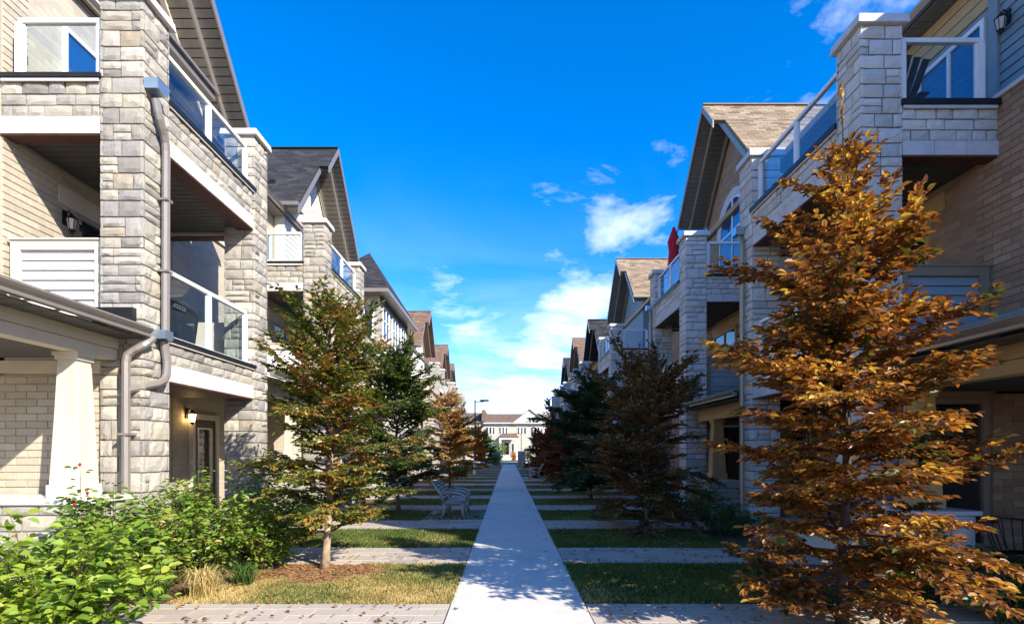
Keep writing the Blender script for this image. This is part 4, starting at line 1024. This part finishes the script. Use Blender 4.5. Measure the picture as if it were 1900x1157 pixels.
# ------------------------------------------------------------------ furniture
def bench(label, x, y0, y1, s, pad=True):
    """faces the path; s is the side of the path it stands on"""
    t = thing('bench', label, 'bench', (x, (y0 + y1) / 2, 0), 'benches beside the footpath'); f = -s
    for i in range(6): MB().box(x + f * (-.02 + i * .075), x + f * (.05 + i * .075), y0 + .05, y1 - .05, .425 + .004 * i, .46 + .004 * i).build('seat_slat', 'bench', t, bevel=.006)
    for i in range(6):
        z = .52 + i * .068; dx = -.07 - .045 * i
        MB().bar((x + f * dx, y0 + .05, z), (x + f * dx, y1 - .05, z), .03, .062, (f * .45, 0, 1)).build('back_slat', 'bench', t)
    for yy in (y0, (y0 + y1) / 2, y1):
        m = MB(); w = .035
        m.tube([(x + f * .46, yy, .04), (x + f * .40, yy, .2), (x + f * .42, yy, .41)], [.04, .032, .038], 8)
        m.tube([(x - f * .12, yy, .04), (x - f * .04, yy, .22), (x - f * .05, yy, .42)], [.04, .032, .038], 8)
        m.tube([(x - f * .05, yy, .42), (x - f * .12, yy, .62), (x - f * .34, yy, .93)], [.038, .034, .028], 8)
        m.tube([(x + f * .46, yy, .41), (x - f * .05, yy, .41)], .022, 8)
        m.build('leg_frame', 'bench', t, smooth=True)
        if yy != (y0 + y1) / 2 or True:
            MB().tube([(x - f * .13, yy, .64), (x + f * .08, yy, .68), (x + f * .30, yy, .66), (x + f * .45, yy, .60), (x + f * .47, yy, .52), (x + f * .42, yy, .42)], [.03, .034, .036, .036, .032, .03], 8).build('armrest', 'bench', t, smooth=True)
    if pad: struct(MB().box(x - f * .55, (PX0 if s < 0 else PX1), y0 - .25, y1 + .25, -.1, .03).build('bench_pad', 'concrete'))
    return t
bench('grey metal slatted bench on a concrete pad left of the path', -1.52, 13.65, 15.3, -1)
bench('far bench on the right side of the path, nearer of two', 1.75, 32.6, 34.3, 1)
bench('farthest bench on the right near the gate piers', 1.75, 51.0, 52.7, 1)
def lamp_post(label, x, y, H, arm):
    t = thing('lamp_post', label, 'lamp post', (x, y, 0), 'lamp posts along the path')
    MB().lathe((x, y, 0), [(.13, 0), (.13, .1), (.11, .95), (.07, 1.0)], 10).build('base', 'lintel_r', t)
    MB().tube([(x, y, .9), (x, y, H)], [.06, .045], 8).build('pole', 'black', t)
    MB().box(x, x + arm * .6, y - .03, y + .03, H - .14, H - .08).build('arm', 'black', t)
    hd = MB().box(x + arm * .35, x + arm * .95, y - .12, y + .12, H - .08, H + .02).build('lamp_head', 'black', t, bevel=.02)
    MB().box(x + arm * .42, x + arm * .9, y - .09, y + .09, H - .09, H - .082).build('lens', 'lampglass', hd); return t
lamp_post('dark lamp post with one arm on the left lawn', -2.28, 38.5, 5.15, 1)
lamp_post('thin far lamp post across the street', 2.2, 95, 4.6, -1)
# covered grill on the nearest left balcony
t = thing('barbecue_grill', 'black covered barbecue grill behind the glass of the left balcony', 'barbecue', (-5.7, 9.2, 3.3))
prof = [(.30, 0), (.33, .5), (.34, .72), (.31, .88), (.22, 1.0), (.08, 1.05)]
m = MB(); n = 14; rings = []
for k, (w, z) in enumerate(prof):
    rg = []
    for i in range(24):
        a = 2 * math.pi * i / 24; c, s_ = math.cos(a), math.sin(a); pw = .45
        x = math.copysign(abs(c) ** pw, c) * w * .95; yy = math.copysign(abs(s_) ** pw, s_) * w * 2.0
        wob = 1 + .03 * math.sin(i * 2.1 + k * .7)
        rg.append((-5.7 + x * wob, 9.2 + yy * wob, 3.3 + z * .93))
    rings.append(rg)
b0 = 0
for rg in rings: m.v += rg
for k in range(len(rings) - 1):
    for i in range(24): m.f.append((k * 24 + i, k * 24 + (i + 1) % 24, (k + 1) * 24 + (i + 1) % 24, (k + 1) * 24 + i))
m.f.append(tuple(range((len(rings) - 1) * 24, len(rings) * 24)))
m.build('cover', 'cover', t, smooth=True)
MB().box(-5.36, -5.345, 8.98, 9.32, 3.99, 4.05).build('badge', 'gutter', t)
m = MB()
for i in range(5): m.box(-5.344, -5.34, 8.99 + i * .07, 9.03 + i * .07, 4.0 + .008 * (i % 2), 4.04)
m.build('lettering', 'black', t)
# reclined slat chair on the nearest right terrace
def slat_chair(label, x, y, z, mat, k=1.0):
    t = thing('slat_chair', label, 'chair', (x, y, z))
    for i in range(5):
        a = (i - 2) * .115
        MB().bar((x + a * .8, y - .1, z + .32), (x + a * 1.15, y - .42, z + 1.02 - .03 * abs(i - 2)), .10, .02, (0, -1, .4)).build('back_slat', mat, t, bevel=.005)
    for i in range(5): MB().bar((x - .28, y - .05 + i * .11, z + .33 + .012 * i), (x + .28, y - .05 + i * .11, z + .33 + .012 * i), .1, .02).build('seat_slat', mat, t)
    for e in (-1, 1):
        MB().bar((x + e * .34, y + .42, z), (x + e * .34, y + .42, z + .54), .05, .09).build('leg', mat, t); MB().bar((x + e * .31, y - .34, z), (x + e * .31, y + .4, z + .34), .04, .1).build('leg', mat, t)
        MB().box(x + e * .27, x + e * .42, y - .28, y + .5, z + .541, z + .565).build('armrest', mat, t)
    return t
slat_chair('navy slat back chair behind glass on the nearest right terrace', 5.95, 8.75, 6.55, 'navy')
# wire tub chair on the right porch
t = thing('wire_chair', 'round black wire tub chair on the nearest right porch', 'chair', (6.1, 6.55, 0)); cx, cy = 6.15, 6.6
ang = [R(200 + 320 * i / 25 - 110) for i in range(26)]
for k, rr, z in ((0, .44, .92), (1, .3, .42)):
    MB().tube([(cx + rr * math.cos(a), cy + rr * math.sin(a), z - (.12 * max(0, math.sin(a)) if k == 0 else 0)) for a in ang], .012, 6).build('hoop', 'black', t)
for a in ang: MB().tube([(cx + .44 * math.cos(a), cy + .44 * math.sin(a), .92 - .12 * max(0, math.sin(a))), (cx + .38 * math.cos(a), cy + .38 * math.sin(a), .65), (cx + .3 * math.cos(a), cy + .3 * math.sin(a), .42)], .006, 5).build('wire', 'black', t)
MB().lathe((cx, cy, 0), [(.3, .41), (.3, .435)], 20).build('seat', 'black', t)
for e in range(4):
    a = R(45 + 90 * e); MB().tube([(cx + .22 * math.cos(a), cy + .22 * math.sin(a), .41), (cx + .32 * math.cos(a), cy + .32 * math.sin(a), .02)], .011, 6).build('leg', 'black', t)
struct(MB().box(5.0, 8.4, 4.4, 7.88, -.05, .02).build('porch_floor', 'concrete')); struct(MB().box(-8.4, -5.0, 4.0, 7.6, -.05, .3).build('porch_floor', 'concrete'))
# folded red parasol and a spiky pot plant on the arched window house's terrace
px, py, pz = 5.42, 18.35, 6.5
t = thing('parasol', 'folded red parasol above the glass rail of the arched window house', 'parasol', (px, py, pz))
MB().tube([(px, py, pz), (px, py, pz + 2.45)], .02, 8).build('pole', 'black', t); MB().lathe((px, py, pz), [(.22, 0), (.22, .06), (.04, .1)], 12).build('base', 'black', t)
m = MB(); rings = [(.03, 2.5), (.10, 2.25), (.17, 2.02), (.155, 1.95), (.13, 1.7), (.16, 1.3), (.19, 1.02)]
for k, (w, z) in enumerate(rings):
    for i in range(16):
        a = 2 * math.pi * i / 16; q = w * (1 + .22 * (i % 2)); m.v.append((px + q * math.cos(a), py + q * math.sin(a), pz + z))
for k in range(len(rings) - 1):
    for i in range(16): m.f.append((k * 16 + i, k * 16 + (i + 1) % 16, (k + 1) * 16 + (i + 1) % 16, (k + 1) * 16 + i))
m.build('canopy', 'red', t, smooth=True, fix=False)
t = thing('pot_plant', 'spiky dark pot plant beside the red parasol', 'pot plant', (5.3, 18.9, 6.5)); m = MB()
MB().lathe((5.3, 18.9, 6.5), [(.1, 0), (.14, .3), (.15, .32)], 12).build('pot', 'black', t)
for i in range(14):
    a = i * 2.4; d = Vector((math.cos(a), math.sin(a), 0)); p = Vector((5.3, 18.9, 6.8)); L = .45 + .3 * (i % 3)
    c = [p, p + d * L * .4 + Vector((0, 0, L * .9)), p + d * L + Vector((0, 0, L * .95))]; sd = Vector((-d.y, d.x, 0)) * .018
    m.add([c[0] - sd, c[0] + sd, c[1] - sd, c[1] + sd, c[2]], [(0, 1, 3, 2), (2, 3, 4)])
m.build('fronds', 'leaf_shrubdark', t, fix=False)
# rubbish bins at the lamp post, gate piers at the end of the path
for x, lab in ((-1.35, 'left stone gate pier where the path ends'), (1.55, 'right stone gate pier where the path ends')):
    t = thing('gate_pier', lab, 'gate pier', (x, 65.2, 0), 'stone gate piers')
    MB().box(x - .45, x + .45, 64.8, 65.6, 0, 1.5).build('shaft', 'stone_far', t); MB().box(x - .52, x + .52, 64.73, 65.67, 1.5, 1.62).build('cap', 'lintel', t)
MB().box(-1.9, -1.84, 63, 63.1, 0, .02)
# ------------------------------------------------------------------ houses across the street
M['cream'] = plain('cream_stucco', (.46, .42, .345), .9, .06, 2, .2)
Y = 100.0
h = thing('townhouse', 'cream two storey row across the street with brown roof and white gable', 'townhouse', (0, Y, 0), 'cream row across the street')
MB().box(-4.4, 16, Y, Y + 9, 0, 6.7).build('wall', 'cream', h)
MB().slab((-4.4, Y - .5, 6.6), (16, Y - .5, 6.6), (16, Y + 4.5, 8.5), (-4.4, Y + 4.5, 8.5), .12).slab((-4.4, Y + 9.5, 6.6), (16, Y + 9.5, 6.6), (16, Y + 4.5, 8.5), (-4.4, Y + 4.5, 8.5), .12).build('roof', 'roof_far_brown', h)
MB().box(-4.4, 16, Y - .6, Y - .5, 6.45, 6.62).build('gutter', 'white', h)
MB().prism([(.9, Y - .45, 6.7), (6.6, Y - .45, 6.7), (3.75, Y - .45, 8.9)], [(.9, Y - .1, 6.7), (6.6, Y - .1, 6.7), (3.75, Y - .1, 8.9)]).build('gable_wall', 'siding_beige', h)
MB().slab((.6, Y - .7, 6.65), (3.75, Y - .7, 9.05), (3.75, Y + 4.5, 9.05), (.6, Y + 4.5, 6.65), .1).slab((6.9, Y - .7, 6.65), (3.75, Y - .7, 9.05), (3.75, Y + 4.5, 9.05), (6.9, Y + 4.5, 6.65), .1).build('gable_roof', 'roof_far_brown', h)
for x in (-3.2, -.9, 2.4, 4.8, 7.5, 10, 12.5):
    for k in range(3): window_n(h, x + k * .58 - .8, x + k * .58 - .32, Y, 4.55, 5.9, 'white', 'pane', (), .07, .06)
for x in (-3.2, 4.4, 8.0, 12.0): window_n(h, x - .9, x + .9, Y, 1.1, 2.7, 'white', 'pane', (.33, .66), .08, .06)
MB().slab((-1.7, Y - 2.0, 4.0), (1.9, Y - 2.0, 4.0), (1.3, Y, 4.75), (-1.1, Y, 4.75), .12).build('porch_roof', 'roof_far_brown', h)
MB().box(-1.6, 1.8, Y - 1.9, Y - 1.5, 3.6, 3.86).build('porch_beam', 'white', h)
for x in (-1.4, 1.6): MB().box(x - .18, x + .18, Y - 1.85, Y - 1.5, 0, 3.6).build('porch_column', 'white', h)
window_n(h, -.8, .2, Y, .9, 3.2, 'white', 'door', (), .1, .06, 'door'); window_n(h, .5, 1.1, Y, 1.3, 3.0, 'white', 'pane', (), .08, .06)
for k in range(5): MB().box(-1.0, 1.2, Y - 2.0 - .3 * (5 - k), Y - 2.0, .18 * k - .02, .18 * (k + 1) - .021).build('step', 'concrete', h)
for x in (-1.1, 1.3):
    m = MB().bar((x, Y - 3.6, .9), (x, Y - 2.0, 1.8), .07, .07)
    for k in range(6): m.bar((x, Y - 3.6 + .3 * k, 0), (x, Y - 3.6 + .3 * k, .9 + .17 * k), .04, .04)
    m.build('stair_rail', 'tan', h)
h = thing('townhouse', 'cream row across the street left of the roof fire wall', 'townhouse', (-10, Y, 0), 'cream row across the street')
MB().box(-26, -4.42, Y, Y + 9, 0, 6.8).build('wall', 'cream', h); MB().box(-4.7, -4.1, Y - .6, Y + 9, 6.81, 8.9).build('fire_wall', 'roof_far_brown', h)
MB().slab((-26, Y - .5, 6.7), (-4.72, Y - .5, 6.7), (-4.72, Y + 4.5, 8.7), (-26, Y + 4.5, 8.7), .12).slab((-26, Y + 9.5, 6.7), (-4.72, Y + 9.5, 6.7), (-4.72, Y + 4.5, 8.7), (-26, Y + 4.5, 8.7), .12).build('roof', 'roof_far_brown', h)
for x in (-6.4, -9, -12, -15): window_n(h, x - .8, x + .8, Y, 4.5, 5.9, 'white', 'pane', (.33, .66), .08, .06); window_n(h, x - .8, x + .8, Y, 1.1, 2.7, 'white', 'pane', (.5,), .08, .06)
shrub('round green shrub before the cream porch across the street', (-1.6, 94.5), 1.4, 1.2, 3.4, 40, .28, 'shrub', 61, 0, 26)
shrub('dark shrub right of the cream porch across the street', (3.4, 94.5), .8, .8, 2.2, 26, .25, 'shrubdark', 62, 0, 24)
shrub('red leaved shrub before the cream porch steps across the street', (.9, 93.0), .5, .5, 1.7, 22, .2, 'orange', 63, 0, 22)
print('leaves', cnt, 'objects', len(bpy.data.objects), 'tris', sum(len(m.polygons) for m in bpy.data.meshes) * 2)
